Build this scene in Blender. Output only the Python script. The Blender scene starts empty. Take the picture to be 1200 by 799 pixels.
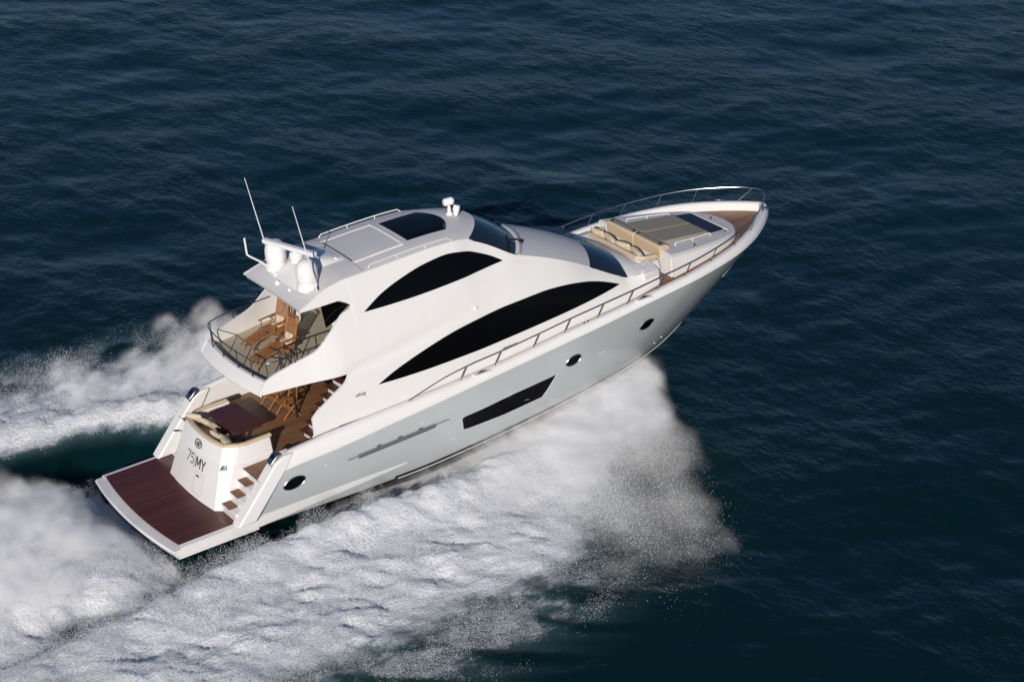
import bpy, math, random
import numpy as np
from mathutils import Matrix, Vector

R = math.radians
random.seed(4)
rng = np.random.default_rng(7)
scene = bpy.context.scene
C = scene.collection

# ------------------------------------------------------------------ camera, sky, sun, exposure
cam_d = bpy.data.cameras.new('camera')
cam = bpy.data.objects.new('camera', cam_d)
C.objects.link(cam)
cam_d.sensor_width = 36.0
cam_d.lens = 2.4792756 * 36 / 1.2
cam_d.clip_start = 1.0
cam_d.clip_end = 20000
CR = Vector((0.824737, -0.565517, 0.0))
CF = Vector((0.515405, 0.751657, -0.411546)).normalized()
CU = CR.cross(CF).normalized()
m = Matrix((CR, CU, -CF)).transposed().to_4x4()
m.translation = Vector((-20.75421, -49.22711, 29.37409))
cam.matrix_world = m
scene.camera = cam

SUN_EL = R(20.0)
to_sun = Vector((-0.66, -0.75, 0)).normalized()
sun_vec = Vector((to_sun.x * math.cos(SUN_EL), to_sun.y * math.cos(SUN_EL), math.sin(SUN_EL)))
sd = bpy.data.lights.new('sun', 'SUN')
sd.energy = 4.1
sd.angle = R(0.55)
sd.color = (1.0, 0.92, 0.84)
so = bpy.data.objects.new('sun', sd)
C.objects.link(so)
so.rotation_euler = (-sun_vec).to_track_quat('-Z', 'Y').to_euler()
so.location = (-60, -60, 60)

w = bpy.data.worlds.new('World')
scene.world = w
w.use_nodes = True
nt = w.node_tree
bg = nt.nodes['Background']
sky = nt.nodes.new('ShaderNodeTexSky')
sky.sky_type = 'NISHITA'
sky.sun_disc = False
sky.sun_elevation = SUN_EL
sky.sun_rotation = math.atan2(to_sun.x, to_sun.y)
sky.air_density = 1.0
sky.dust_density = 0.1
sky.ozone_density = 7.0
nt.links.new(sky.outputs[0], bg.inputs[0])
bg.inputs[1].default_value = 0.06

scene.view_settings.view_transform = 'Standard'
scene.view_settings.look = 'None'
scene.view_settings.exposure = 0.0
scene.view_settings.gamma = 1.0
scene.render.engine = 'CYCLES'
cy = scene.cycles
cy.use_denoising = True
cy.max_bounces = 8
cy.diffuse_bounces = 4
cy.glossy_bounces = 4
cy.transmission_bounces = 4
cy.transparent_max_bounces = 64
cy.volume_bounces = 4
cy.caustics_reflective = False
cy.caustics_refractive = False

# ------------------------------------------------------------------ materials
def principled(name, col, rough=0.4, metal=0.0, coat=0.0, spec=0.5, var=0.0, vscale=4.0, bump=0.0, bscale=60.0):
    mt = bpy.data.materials.new(name)
    mt.use_nodes = True
    n = mt.node_tree
    b = n.nodes['Principled BSDF']
    b.inputs['Base Color'].default_value = (*col, 1)
    b.inputs['Roughness'].default_value = rough
    b.inputs['Metallic'].default_value = metal
    b.inputs['Coat Weight'].default_value = coat
    b.inputs['Coat Roughness'].default_value = 0.08
    b.inputs['Specular IOR Level'].default_value = spec
    tc = n.nodes.new('ShaderNodeTexCoord')
    if var > 0:
        nz = n.nodes.new('ShaderNodeTexNoise')
        nz.inputs['Scale'].default_value = vscale
        nz.inputs['Detail'].default_value = 5
        n.links.new(tc.outputs['Object'], nz.inputs['Vector'])
        mr = n.nodes.new('ShaderNodeMapRange')
        mr.inputs[1].default_value = 0.3
        mr.inputs[2].default_value = 0.7
        mr.inputs[3].default_value = 1 - var
        mr.inputs[4].default_value = 1 + var
        n.links.new(nz.outputs['Fac'], mr.inputs[0])
        mx = n.nodes.new('ShaderNodeMix')
        mx.data_type = 'RGBA'
        mx.blend_type = 'MULTIPLY'
        mx.inputs[0].default_value = 1
        mx.inputs[6].default_value = (*col, 1)
        n.links.new(mr.outputs[0], mx.inputs[7])
        n.links.new(mx.outputs[2], b.inputs['Base Color'])
    if bump > 0:
        nz = n.nodes.new('ShaderNodeTexNoise')
        nz.inputs['Scale'].default_value = bscale
        nz.inputs['Detail'].default_value = 3
        n.links.new(tc.outputs['Object'], nz.inputs['Vector'])
        bp = n.nodes.new('ShaderNodeBump')
        bp.inputs['Strength'].default_value = bump
        bp.inputs['Distance'].default_value = 0.01
        n.links.new(nz.outputs['Fac'], bp.inputs['Height'])
        n.links.new(bp.outputs[0], b.inputs['Normal'])
    return mt

def planks(name, col, rough, width=0.06, seam=0.35, coat=0.0, along='X'):
    """teak decking: caulked planks, each with its own tone"""
    mt = bpy.data.materials.new(name)
    mt.use_nodes = True
    n = mt.node_tree
    L = n.links.new
    b = n.nodes['Principled BSDF']
    b.inputs['Roughness'].default_value = rough
    b.inputs['Coat Weight'].default_value = coat
    tc = n.nodes.new('ShaderNodeTexCoord')
    sp = n.nodes.new('ShaderNodeSeparateXYZ')
    L(tc.outputs['Object'], sp.inputs[0])
    across = sp.outputs['Y'] if along == 'X' else sp.outputs['X']
    dv = n.nodes.new('ShaderNodeMath'); dv.operation = 'DIVIDE'
    L(across, dv.inputs[0]); dv.inputs[1].default_value = width
    fl = n.nodes.new('ShaderNodeMath'); fl.operation = 'FLOOR'
    L(dv.outputs[0], fl.inputs[0])
    fr = n.nodes.new('ShaderNodeMath'); fr.operation = 'FRACT'
    L(dv.outputs[0], fr.inputs[0])
    wn = n.nodes.new('ShaderNodeTexWhiteNoise'); wn.noise_dimensions = '1D'
    L(fl.outputs[0], wn.inputs['W'])
    nz = n.nodes.new('ShaderNodeTexNoise')
    mp = n.nodes.new('ShaderNodeMapping')
    mp.inputs['Scale'].default_value = (1.2, 14, 8) if along == 'X' else (14, 1.2, 8)
    L(tc.outputs['Object'], mp.inputs[0]); L(mp.outputs[0], nz.inputs['Vector'])
    nz.inputs['Scale'].default_value = 1.5
    nz.inputs['Detail'].default_value = 6
    ad = n.nodes.new('ShaderNodeMath'); ad.operation = 'ADD'
    L(wn.outputs['Value'], ad.inputs[0]); L(nz.outputs['Fac'], ad.inputs[1])
    mr = n.nodes.new('ShaderNodeMapRange')
    mr.inputs[1].default_value = 0.2; mr.inputs[2].default_value = 1.6
    mr.inputs[3].default_value = 0.62; mr.inputs[4].default_value = 1.4
    L(ad.outputs[0], mr.inputs[0])
    gt = n.nodes.new('ShaderNodeMath'); gt.operation = 'GREATER_THAN'
    L(fr.outputs[0], gt.inputs[0]); gt.inputs[1].default_value = 0.1
    mr2 = n.nodes.new('ShaderNodeMapRange')
    mr2.inputs[3].default_value = seam; mr2.inputs[4].default_value = 1
    L(gt.outputs[0], mr2.inputs[0])
    mu = n.nodes.new('ShaderNodeMath'); mu.operation = 'MULTIPLY'
    L(mr.outputs[0], mu.inputs[0]); L(mr2.outputs[0], mu.inputs[1])
    mx = n.nodes.new('ShaderNodeMix'); mx.data_type = 'RGBA'; mx.blend_type = 'MULTIPLY'
    mx.inputs[0].default_value = 1
    mx.inputs[6].default_value = (*col, 1)
    L(mu.outputs[0], mx.inputs[7])
    L(mx.outputs[2], b.inputs['Base Color'])
    return mt

M = dict(
    white=principled('white gelcoat', (0.80, 0.785, 0.76), 0.28, coat=0.35, var=0.012, vscale=1.5),
    dimwhite=principled('white nonskid dimmed for top faces', (0.64, 0.63, 0.625), 0.55, var=0.03, vscale=2, bump=0.15, bscale=300),  # white greyed down: the weaker light on upward faces is in the colour
    silver=principled('silver hull paint', (0.53, 0.56, 0.565), 0.22, metal=0.15, coat=0.5, var=0.01, vscale=1),
    black=principled('black tinted glass', (0.0025, 0.0025, 0.003), 0.08, spec=0.12),
    glass=principled('dark blue windscreen glass', (0.012, 0.02, 0.03), 0.05, spec=0.6),
    boot=principled('black bottom paint', (0.012, 0.013, 0.016), 0.5),
    steel=principled('polished steel', (0.52, 0.50, 0.48), 0.28, metal=1.0),
    darksteel=principled('dark steel tube', (0.16, 0.16, 0.17), 0.25, metal=0.9),
    rubber=principled('black rubber', (0.015, 0.015, 0.017), 0.5),
    teak=planks('teak deck', (0.20, 0.10, 0.05), 0.5),
    teakwet=planks('wet red teak platform', (0.085, 0.021, 0.0075), 0.30, width=0.075, coat=0.08),
    tread=principled('brown teak tread', (0.17, 0.075, 0.03), 0.45, var=0.25, vscale=8),
    darktread=principled('dark brown tread', (0.07, 0.026, 0.014), 0.5, var=0.2, vscale=8),
    furn=principled('oiled teak furniture', (0.30, 0.125, 0.036), 0.45, var=0.25, vscale=14),
    table=principled('varnished red brown wood', (0.075, 0.018, 0.007), 0.3, coat=0.1, var=0.2, vscale=3),
    tan=principled('tan vinyl', (0.57, 0.45, 0.29), 0.55, var=0.04, vscale=6, bump=0.1, bscale=40),
    cream=principled('cream cushion fabric', (0.62, 0.52, 0.38), 0.8, var=0.12, vscale=9, bump=0.3, bscale=25),
    taupe=principled('taupe sunpad fabric', (0.29, 0.26, 0.20), 0.85, var=0.05, vscale=10, bump=0.2, bscale=80),
    navy=principled('dark navy glossy panel', (0.006, 0.007, 0.018), 0.35, spec=0.25),
    carpet=principled('beige flybridge floor', (0.40, 0.36, 0.27), 0.8, var=0.05, vscale=6),
    grey=principled('grey mark paint', (0.06, 0.065, 0.07), 0.4),
    ventgrey=principled('dark grey louvre', (0.13, 0.14, 0.15), 0.5),
    seam=principled('grey sealant seam', (0.30, 0.31, 0.33), 0.6),
    plastic=principled('white moulded plastic', (0.80, 0.79, 0.78), 0.35),
)

# ------------------------------------------------------------------ mesh builder
class MB:
    def __init__(s):
        s.v, s.f, s.mi = [], [], []
    def add(s, vs, fs, mi=0):
        o = len(s.v)
        s.v += [tuple(map(float, p)) for p in vs]
        s.f += [tuple(i + o for i in q) for q in fs]
        s.mi += [mi] * len(fs)
        return s
    def grid(s, rows, mi=0, close_u=False, close_v=False):
        rows = [list(r) for r in rows]
        nr, nc = len(rows), len(rows[0])
        vs = [p for r in rows for p in r]
        fs = []
        for i in range(nr if close_u else nr - 1):
            for j in range(nc if close_v else nc - 1):
                i2, j2 = (i + 1) % nr, (j + 1) % nc
                fs.append((i * nc + j, i * nc + j2, i2 * nc + j2, i2 * nc + j))
        return s.add(vs, fs, mi)
    def box(s, a, b, mi=0, rz=0.0, ry=0.0, c=None):
        x0, y0, z0 = a; x1, y1, z1 = b
        vs = [(x0, y0, z0), (x1, y0, z0), (x1, y1, z0), (x0, y1, z0), (x0, y0, z1), (x1, y0, z1), (x1, y1, z1), (x0, y1, z1)]
        if rz or ry:
            c = Vector(c) if c is not None else (Vector(a) + Vector(b)) / 2
            mt = Matrix.Rotation(rz, 3, 'Z') @ Matrix.Rotation(ry, 3, 'Y')
            vs = [tuple(mt @ (Vector(p) - c) + c) for p in vs]
        return s.add(vs, [(0, 3, 2, 1), (4, 5, 6, 7), (0, 1, 5, 4), (1, 2, 6, 5), (2, 3, 7, 6), (3, 0, 4, 7)], mi)
    def tube(s, path, r, n=8, mi=0, caps=True):
        P = [Vector(p) for p in path]
        rs = r if isinstance(r, (list, tuple)) else [r] * len(P)
        rings = []
        up = None
        for i, p in enumerate(P):
            t = (P[min(i + 1, len(P) - 1)] - P[max(i - 1, 0)]).normalized()
            if up is None:
                up = Vector((0, 0, 1)) if abs(t.z) < 0.9 else Vector((1, 0, 0))
            a = (up - t * up.dot(t)).normalized()
            up = a
            b = t.cross(a)
            rings.append([p + (a * math.cos(k * 2 * math.pi / n) + b * math.sin(k * 2 * math.pi / n)) * rs[i] for k in range(n)])
        s.grid(rings, mi, close_v=True)
        if caps:
            o = len(s.v) - len(P) * n
            s.f.append(tuple(o + k for k in reversed(range(n)))); s.mi.append(mi)
            o2 = len(s.v) - n
            s.f.append(tuple(o2 + k for k in range(n))); s.mi.append(mi)
        return s
    def lathe(s, prof, c=(0, 0, 0), n=24, mi=0):
        rows = [[(c[0] + r * math.cos(2 * math.pi * k / n), c[1] + r * math.sin(2 * math.pi * k / n), c[2] + z) for k in range(n)] for r, z in prof]
        return s.grid(rows, mi, close_v=True)
    def prism(s, pts, a, b, axis='y', mi=0):
        """polygon in the two other axes, extruded along axis from a to b"""
        def mk(p, t):
            return {'y': (p[0], t, p[1]), 'z': (p[0], p[1], t), 'x': (t, p[0], p[1])}[axis]
        n = len(pts)
        vs = [mk(p, a) for p in pts] + [mk(p, b) for p in pts]
        fs = [tuple(range(n)), tuple(reversed(range(n, 2 * n)))]
        fs += [(i, n + i, n + (i + 1) % n, (i + 1) % n) for i in range(n)]
        return s.add(vs, fs, mi)
    def mirror(s):
        """adds the port copy (y -> -y)"""
        n = len(s.v)
        s.v += [(x, -y, z) for x, y, z in s.v]
        fl = len(s.f)
        s.f += [tuple(i + n for i in reversed(q)) for q in s.f[:fl]]
        s.mi += s.mi[:fl]
        return s
    def build(s, name, mats, parent=None, smooth=True, angle=32, bevel=0.0, seg=2):
        me = bpy.data.meshes.new(name)
        me.from_pydata(s.v, [], s.f)
        mats = mats if isinstance(mats, (list, tuple)) else [mats]
        for k in mats:
            me.materials.append(M[k])
        if len(mats) > 1:
            me.polygons.foreach_set('material_index', s.mi)
        me.validate()
        import bmesh
        bm = bmesh.new(); bm.from_mesh(me)
        bmesh.ops.remove_doubles(bm, verts=bm.verts, dist=0.0004)
        bmesh.ops.recalc_face_normals(bm, faces=bm.faces)
        bm.to_mesh(me); bm.free()
        if smooth:
            me.shade_smooth()
            me.set_sharp_from_angle(angle=R(angle))
        o = bpy.data.objects.new(name, me)
        C.objects.link(o)
        if parent is not None:
            o.parent = parent
        if bevel:
            bv = o.modifiers.new('bevel', 'BEVEL')
            bv.width = bevel; bv.segments = seg; bv.limit_method = 'ANGLE'; bv.angle_limit = R(35)
        return o

def pair(mb, name, mats, parent, **k):
    """the starboard piece and its port twin, each an object"""
    o = mb.build(name, mats, parent, **k)
    t = MB(); t.v = [(x, -y, z) for x, y, z in mb.v]; t.f = [tuple(reversed(q)) for q in mb.f]; t.mi = list(mb.mi)
    t.build(name, mats, parent, **k)
    return o

def pchip(tab):
    """smooth monotone interpolation of a table of (x, y)"""
    X = np.array([t[0] for t in tab], float); Y = np.array([t[1] for t in tab], float)
    h = np.diff(X); d = np.diff(Y) / h
    mm = np.zeros(len(X)); mm[0] = d[0]; mm[-1] = d[-1]
    for i in range(1, len(X) - 1):
        if d[i - 1] * d[i] > 0:
            w1 = 2 * h[i] + h[i - 1]; w2 = h[i] + 2 * h[i - 1]
            mm[i] = (w1 + w2) / (w1 / d[i - 1] + w2 / d[i])
    def f(x):
        x = min(max(x, X[0]), X[-1])
        i = min(max(int(np.searchsorted(X, x)) - 1, 0), len(X) - 2)
        t = (x - X[i]) / h[i]
        return float((2*t**3 - 3*t**2 + 1) * Y[i] + (t**3 - 2*t**2 + t) * h[i] * mm[i] + (-2*t**3 + 3*t**2) * Y[i+1] + (t**3 - t**2) * h[i] * mm[i+1])
    return f

def lin(a, b, n):
    return [a + (b - a) * i / (n - 1) for i in range(n)]

def lerp(a, b, t):
    return tuple(a[i] + (b[i] - a[i]) * t for i in range(3))

# ------------------------------------------------------------------ the yacht's own frame: x forward from the stern, y to port, z up
PITCH = R(4.139)
BOAT = Matrix.Rotation(-PITCH, 4, 'Y') @ Matrix.Translation((0, 0, -0.2))

def tagged(o, label, cat, group=None, kind=None):
    if label: o['label'] = label
    if cat: o['category'] = cat
    if group: o['group'] = group
    if kind: o['kind'] = kind
    return o

def empty(name, label, cat, group=None, mw=Matrix()):
    o = bpy.data.objects.new(name, None)
    o.empty_display_size = 0.2
    C.objects.link(o)
    o.matrix_world = mw
    return tagged(o, label, cat, group)

def on_boat(x, y, z, rz=0.0):
    return BOAT @ Matrix.Translation((x, y, z)) @ Matrix.Rotation(rz, 4, 'Z')

yacht = empty('motor_yacht', 'white and silver flybridge motor yacht speeding through the spray, bow to the right', 'yacht', mw=BOAT.copy())

# ---- hull lines
ys = pchip([(2.0, 2.62), (3.6, 2.70), (6, 2.78), (10, 2.83), (14, 2.83), (16, 2.80), (18, 2.72), (19.2, 2.53), (20.4, 2.20), (21.5, 1.70), (22.4, 1.10), (22.9, 0.68), (23.2, 0.38), (23.38, 0.14), (23.43, 0.0)])
zs = pchip([(2.0, 0.6), (3.6, 1.85), (5.4, 1.97), (6.9, 2.11), (8.3, 2.23), (10.1, 2.39), (12, 2.55), (14, 2.73), (16.5, 2.96), (18.2, 3.08), (20, 3.14), (22, 3.17), (23.43, 3.18)])
zc = pchip([(3.3, 2.12), (3.7, 2.30), (5.7, 2.46), (7.5, 2.53), (9, 2.60), (10.8, 2.69), (12.2, 2.81), (13.3, 2.92), (14.5, 3.01), (15.7, 3.09), (16.9, 3.19), (18, 3.27), (19.2, 3.34), (20.4, 3.39), (21.5, 3.42), (23.43, 3.40)])
yc = pchip([(1.6, 2.42), (6, 2.46), (10, 2.45), (12.5, 2.36), (14.5, 2.15), (16.4, 1.75), (17.9, 1.25), (19.2, 0.62), (20.1, 0.06)])
zch = pchip([(1.6, 0.26), (4, 0.22), (6.5, 0.14), (8, 0.12), (10, 0.20), (12.8, 0.36), (14.5, 0.44), (16.4, 0.46), (17.9, 0.48), (19.2, 0.52), (20.1, 0.55)])

NU = 90
us = [i / (NU - 1) for i in range(NU)]
us = [u ** 0.75 if False else 1 - (1 - u) ** 1.35 for u in us]
def hull_low(u):
    x = 1.95 + (20.1 - 1.95) * u
    return (x, -yc(x), zch(x))
def hull_up(u):
    x = 3.62 + (23.43 - 3.62) * u
    return (x, -ys(x), zs(x))
rows = []
for u in us:
    a, b = hull_low(u), hull_up(u)
    k = max(0.0, (u - 0.45) / 0.55)
    row = []
    for j in range(15):
        t = j / 14
        x = a[0] + (b[0] - a[0]) * (t if u < 0.5 else t ** (1 - 0.12 * k))
        z = a[2] + (b[2] - a[2]) * t
        ty = (1 - k) * (t ** 0.75) + k * (t ** 1.12)
        y = a[1] + (b[1] - a[1]) * ty
        row.append((x, y, z))
    rows.append(row)
hull_rows = rows
def hull_pt(x, z):
    """a point of the starboard topsides at given x and z, with outward normal"""
    best = None
    A = np.array(hull_rows)
    d = (A[:, :, 0] - x) ** 2 + (A[:, :, 2] - z) ** 2
    i, j = np.unravel_index(np.argmin(d), d.shape)
    i = min(max(i, 1), A.shape[0] - 2); j = min(max(j, 1), A.shape[1] - 2)
    du = A[i + 1, j] - A[i - 1, j]; dv = A[i, j + 1] - A[i, j - 1]
    n = np.cross(du, dv); n /= np.linalg.norm(n)
    if n[1] > 0: n = -n
    p = A[i, j]
    y = p[1] - (n[0] * (x - p[0]) + n[2] * (z - p[2])) / n[1]
    return Vector((x, y, z)), Vector(n)

hm = MB(); hm.grid(rows); hm.mirror()
hull = hm.build('hull', 'silver', yacht, angle=60)
# bottom below the chine
bm_ = MB()
br = []
for u in us:
    x, y, z = hull_low(u)
    xk = x - 0.5 * max(0, u - 0.6) / 0.4
    zk = -0.95 + 1.3 * max(0, (u - 0.55) / 0.45) ** 2
    p0 = (x, y, z)
    p1 = (x, y * 0.985, z - 0.07 - 0.24 * max(0, min(1, (x - 5) / 3)) * max(0, 1 - max(0, x - 14) / 5))
    p2 = (xk, y * 0.5, (z + zk) / 2 - 0.03)
    p3 = (xk, 0.0, zk)
    br.append([p0, p1, p2, p3])
bm_.grid(br); bm_.mirror()
bm_.build('hull_bottom', 'boot', yacht, angle=40)
# thin white line at the chine
stp = MB()
stp.grid([[q + n * 0.006 for q, n in (hull_pt(x, zch(x) + dz) for x in lin(7.2, 19.0, 60))] for dz in (0.01, 0.05, 0.085)])
pair(stp, 'boot_stripe', 'boot', hull)
cl = MB(); cl.tube([(x, -yc(x) - 0.012, zch(x) - 0.03) for x in lin(7.3, 19.4, 50)], 0.012, 6); pair(cl, 'chine_line', 'plastic', hull)

# bulwark with cap rail
def offset_curve(w):
    pts = []
    xs = [3.55 + (23.43 - 3.55) * u for u in us]
    P = [Vector((x, -ys(x))) for x in xs]
    for i, p in enumerate(P):
        t = (P[min(i + 1, len(P) - 1)] - P[max(i - 1, 0)]).normalized()
        n = Vector((t.y, -t.x))
        if i == len(P) - 1: n = Vector((1, 0))
        q = p - n * w
        q.y = min(q.y, -0.004)
        pts.append((q.x, q.y))
    return xs, pts
xs_, o0 = offset_curve(-0.014)
_, o1 = offset_curve(0.03)
_, o2 = offset_curve(0.09)
_, o3 = offset_curve(0.26)
_, o4 = offset_curve(0.30)
def deck_z(x):
    return zc(x) - 0.28
rows = []
for i, x in enumerate(xs_):
    c = zc(x); s_ = zs(x)
    wall_bottom = 1.6 if x < 7.3 else deck_z(x) - 0.03
    rows.append([(o0[i][0], o0[i][1] + 0.03, s_ - 0.03), (o0[i][0], o0[i][1], s_), (o0[i][0], o0[i][1], s_ + 0.02),
                 (o1[i][0], o1[i][1], c - 0.07), (o2[i][0], o2[i][1], c - 0.012), (0.5*(o2[i][0]+o3[i][0]), 0.5*(o2[i][1]+o3[i][1]), c), (o3[i][0], o3[i][1], c - 0.01), (o4[i][0], o4[i][1], c - 0.05),
                 (o4[i][0] - 0.0, o4[i][1], wall_bottom)])
bw = MB(); bw.grid(rows); bw.mirror()
bulwark = bw.build('bulwark', 'white', yacht, angle=40)
# stern quarter wings
qm = MB()
qm.prism([(1.98, 0.60), (2.56, 0.60), (3.66, 1.86), (3.95, 2.31), (3.60, 2.29), (3.36, 2.16)], -2.32, -2.735)
pair(qm, 'quarter_wing', 'white', bulwark, bevel=0.05, seg=3)

# swim platform slab and spray band
def plat_edge(y, dx=0.0):
    return 0.05 + 0.0 + dx - 0.22 * (1 - (y / 2.55) ** 2)
pm = MB()
ysamp = lin(-2.55, 2.55, 25)
top = [(plat_edge(y, 0.05), y, 0.55) for y in ysamp]
mid = [(plat_edge(y), y, 0.50) for y in ysamp]
low = [(plat_edge(y, 0.16), y, 0.26) for y in ysamp]
topf = [(2.7, y, 0.585) for y in ysamp]
lowf = [(2.7, y, 0.24) for y in ysamp]
pm.grid([topf, top, mid, low, lowf])
pm.add([topf[0], top[0], mid[0], low[0], lowf[0]], [(0, 1, 2, 3, 4)])
pm.add([topf[-1], top[-1], mid[-1], low[-1], lowf[-1]], [(4, 3, 2, 1, 0)])
platform = pm.build('swim_platform', 'white', yacht, angle=40)
tk = MB()
inner = lin(-2.40, 2.47, 21)
tk.grid([[(plat_edge(y, 0.33), y, 0.595) for y in inner], [(2.45, y, 0.603) for y in inner]])
tk.grid([[(plat_edge(y, 0.33), y, 0.56) for y in inner], [(plat_edge(y, 0.33), y, 0.595) for y in inner]])
tk.build('teak_deck', 'teakwet', platform, smooth=False)
sb = MB()
sec = []
for x in lin(0.3, 7.6, 40):
    t = max(0.0, (x - 2.0) / 5.6)
    zt = 0.60 + 0.02 * math.sin(t * 3) - 0.02 * t
    zb = 0.26 + 0.26 * t ** 1.2
    out = 0.035 * (1 - t) ** 0.6 + 0.002
    hy = [hull_pt(max(x, 2.2), z)[0].y for z in (zb, zt)]
    yb_ = min(hy[0], -2.5) if x > 2 else -2.54
    sec.append([(x, yb_ + 0.10, zb - 0.0), (x, yb_ - out, zb + 0.012), (x, min(hy[1], -2.5) - out if x > 2 else -2.56, zt), (x, hy[1] + 0.10, zt + 0.02)])
sb.grid(sec)
pair(sb, 'spray_band', 'white', hull, angle=35)
for (a, b) in (((0.40, 0.35), (0.5, 0.47)), ((0.5, -2.2), (0.60, -2.06)), ((1.80, -2.25), (1.85, -1.95)), ((1.80, 1.95), (1.85, 2.25))):
    pd = MB(); pd.box((a[0], a[1], 0.600), (b[0], b[1], 0.612)); pd.build('deck_fitting', 'darksteel', platform, bevel=0.005)

# ---- transom block with the stern seat
OUT_B = [(3.95, 1.56), (2.7, 1.62), (2.15, 1.60), (1.92, 1.40), (1.85, 0.7), (1.83, 0.0)]
OUT_T = [(3.90, 1.40), (3.1, 1.42), (2.92, 1.38), (2.55, 1.12), (2.46, 0.6), (2.43, 0.0)]
def full(o):
    return o + [(x, -y) for x, y in reversed(o[:-1])]
B_, T_ = full(OUT_B), full(OUT_T)
bk = MB()
levels = [(0.58, 0.0, 0), (1.80, 0.69, 0), (1.82, 0.705, 0.018), (2.28, 1.0, 0.0)]
rws = []
for z, t, inn in levels:
    rws.append([(b[0] + (a[0] - b[0]) * t + inn, (b[1] + (a[1] - b[1]) * t) * (1 - inn * 0.5), z) for b, a in zip(B_, T_)])
def shrink(o, d):
    return [(x + d * 0.9, y * (1 - d / 1.45)) for x, y in o]
I_ = shrink(T_, 0.13)
rws.append([(x, y, 2.28) for x, y in I_])
rws.append([(x, y, 1.62) for x, y in I_])
bk.grid(rws)
n_ = len(B_)
for k in (0, n_ - 1):     # forward ends of the two arms
    col = [r[k] for r in rws]
    bk.add(col, [tuple(range(len(col)))])
transom = bk.build('transom_block', 'white', yacht, angle=24)
# padded rim
rim = MB()
mid_ = shrink(T_, 0.07)
ring = []
P = [Vector((x, y, 2.30)) for x, y in mid_]
for i, p in enumerate(P):
    t = (P[min(i + 1, len(P) - 1)] - P[max(i - 1, 0)]); t.z = 0; t.normalize()
    nrm = Vector((t.y, -t.x, 0))
    ring.append([p + nrm * (0.085 * math.cos(a)) + Vector((0, 0, 0.055 * math.sin(a))) for a in lin(0, 2 * math.pi, 13)[:-1]])
rim.grid(ring, close_v=True)
for k in (0, len(ring) - 1):
    rim.add(ring[k], [tuple(range(12))])
rim.build('seat_rim', 'tan', transom, angle=50)
st = MB()
st.box((2.62, -1.2, 1.66), (3.14, 1.2, 2.03)); st.box((3.16, 0.72, 1.66), (4.0, 1.24, 2.03)); st.box((3.16, -1.24, 1.66), (3.6, -0.9, 2.03))
st.build('seat_cushion', 'tan', transom, bevel=0.05, seg=3)
fx = MB()   # seams, hatch door outline and latch on the aft face
def aft_face(y, z):
    t = np.interp(z, [0.58, 1.80, 2.28], [0, 0.69, 1.0])
    a = abs(y)
    xb = np.interp(a, [0, 0.7, 1.4], [1.83, 1.85, 1.92]); xt = np.interp(a, [0, 0.6, 1.12], [2.43, 2.46, 2.55])
    return Vector((xb + (xt - xb) * t, y, z))
def strip(mb, pts, wdt, off=0.004, mi=0):
    nrm = Vector((-0.94, 0, 0.33))
    for a, b in zip(pts[:-1], pts[1:]):
        a = aft_face(*a) + nrm * off; b = aft_face(*b) + nrm * off
        d = (b - a).normalized(); s_ = nrm.cross(d) * wdt / 2
        mb.add([a - s_, b - s_, b + s_, a + s_], [(0, 1, 2, 3)], mi)
strip(fx, [(-0.12, 1.30), (-0.12, 0.72)], 0.008, 0.006); strip(fx, [(-0.62, 1.30), (-0.62, 0.72)], 0.008, 0.006)
strip(fx, [(-0.12, 0.72), (-0.62, 0.72)], 0.008, 0.006); strip(fx, [(-0.12, 1.30), (-0.62, 1.30)], 0.008, 0.006)
fx.build('door_seam', 'seam', transom, smooth=False)
lt = MB(); p = aft_face(-0.30, 1.20) + Vector((-0.02, 0, 0.006))
lt.box(p - Vector((0.012, 0.075, 0.02)), p + Vector((0.012, 0.075, 0.02)))
lt.build('door_latch', 'rubber', transom, bevel=0.008)
for s_ in (-1, 1):   # recessed fairlead plates on the block's corners
    cm = MB()
    cm.box((2.27, 1.42 * s_ - 0.13, 1.80), (2.43, 1.42 * s_ + 0.13, 1.83), rz=0.75 * s_)
    cm.box((2.31, 1.42 * s_ - 0.08, 1.83), (2.37, 1.42 * s_ + 0.08, 1.855), mi=1, rz=0.75 * s_)
    cm.build('cleat', ['plastic', 'darksteel'], transom, bevel=0.01)

def text_mesh(name, s, size, mat, parent, origin, xdir, ydir, extr=0.004, font_shear=0.0, bold=0.0):
    cu = bpy.data.curves.new(name, 'FONT')
    cu.body = s
    cu.size = size
    cu.align_x = 'CENTER'; cu.align_y = 'CENTER'
    cu.extrude = extr
    cu.shear = font_shear
    cu.offset = bold
    cu.resolution_u = 4
    tmp = bpy.data.objects.new('tmp_text', cu)
    C.objects.link(tmp)
    dg = bpy.context.evaluated_depsgraph_get()
    me = bpy.data.meshes.new_from_object(tmp.evaluated_get(dg))
    bpy.data.objects.remove(tmp)
    X = Vector(xdir).normalized(); Yd = Vector(ydir); Yd = (Yd - X * Yd.dot(X)).normalized(); Z = X.cross(Yd)
    mt = Matrix((X, Yd, Z)).transposed().to_4x4(); mt.translation = Vector(origin)
    me.transform(mt)
    me.materials.clear(); me.materials.append(M[mat])
    me.name = name
    o = bpy.data.objects.new(name, me); C.objects.link(o); o.parent = parent
    return o
face_up = Vector((0.42, 0, 1.22)).normalized()
face_n = Vector((-1.22, 0, 0.42)).normalized()
def letter(strokes, y0, wdt, name):
    mb = MB()
    for st_ in strokes: 
        for k, (a, b) in enumerate(zip(st_[:-1], st_[1:])):
            strip(mb, [(y0 - a[0], 1.40 + a[1]), (y0 - b[0], 1.40 + b[1])], wdt, 0.008 + 0.0006 * k)
    mb.build(name, 'grey', transom, smooth=False)
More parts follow.
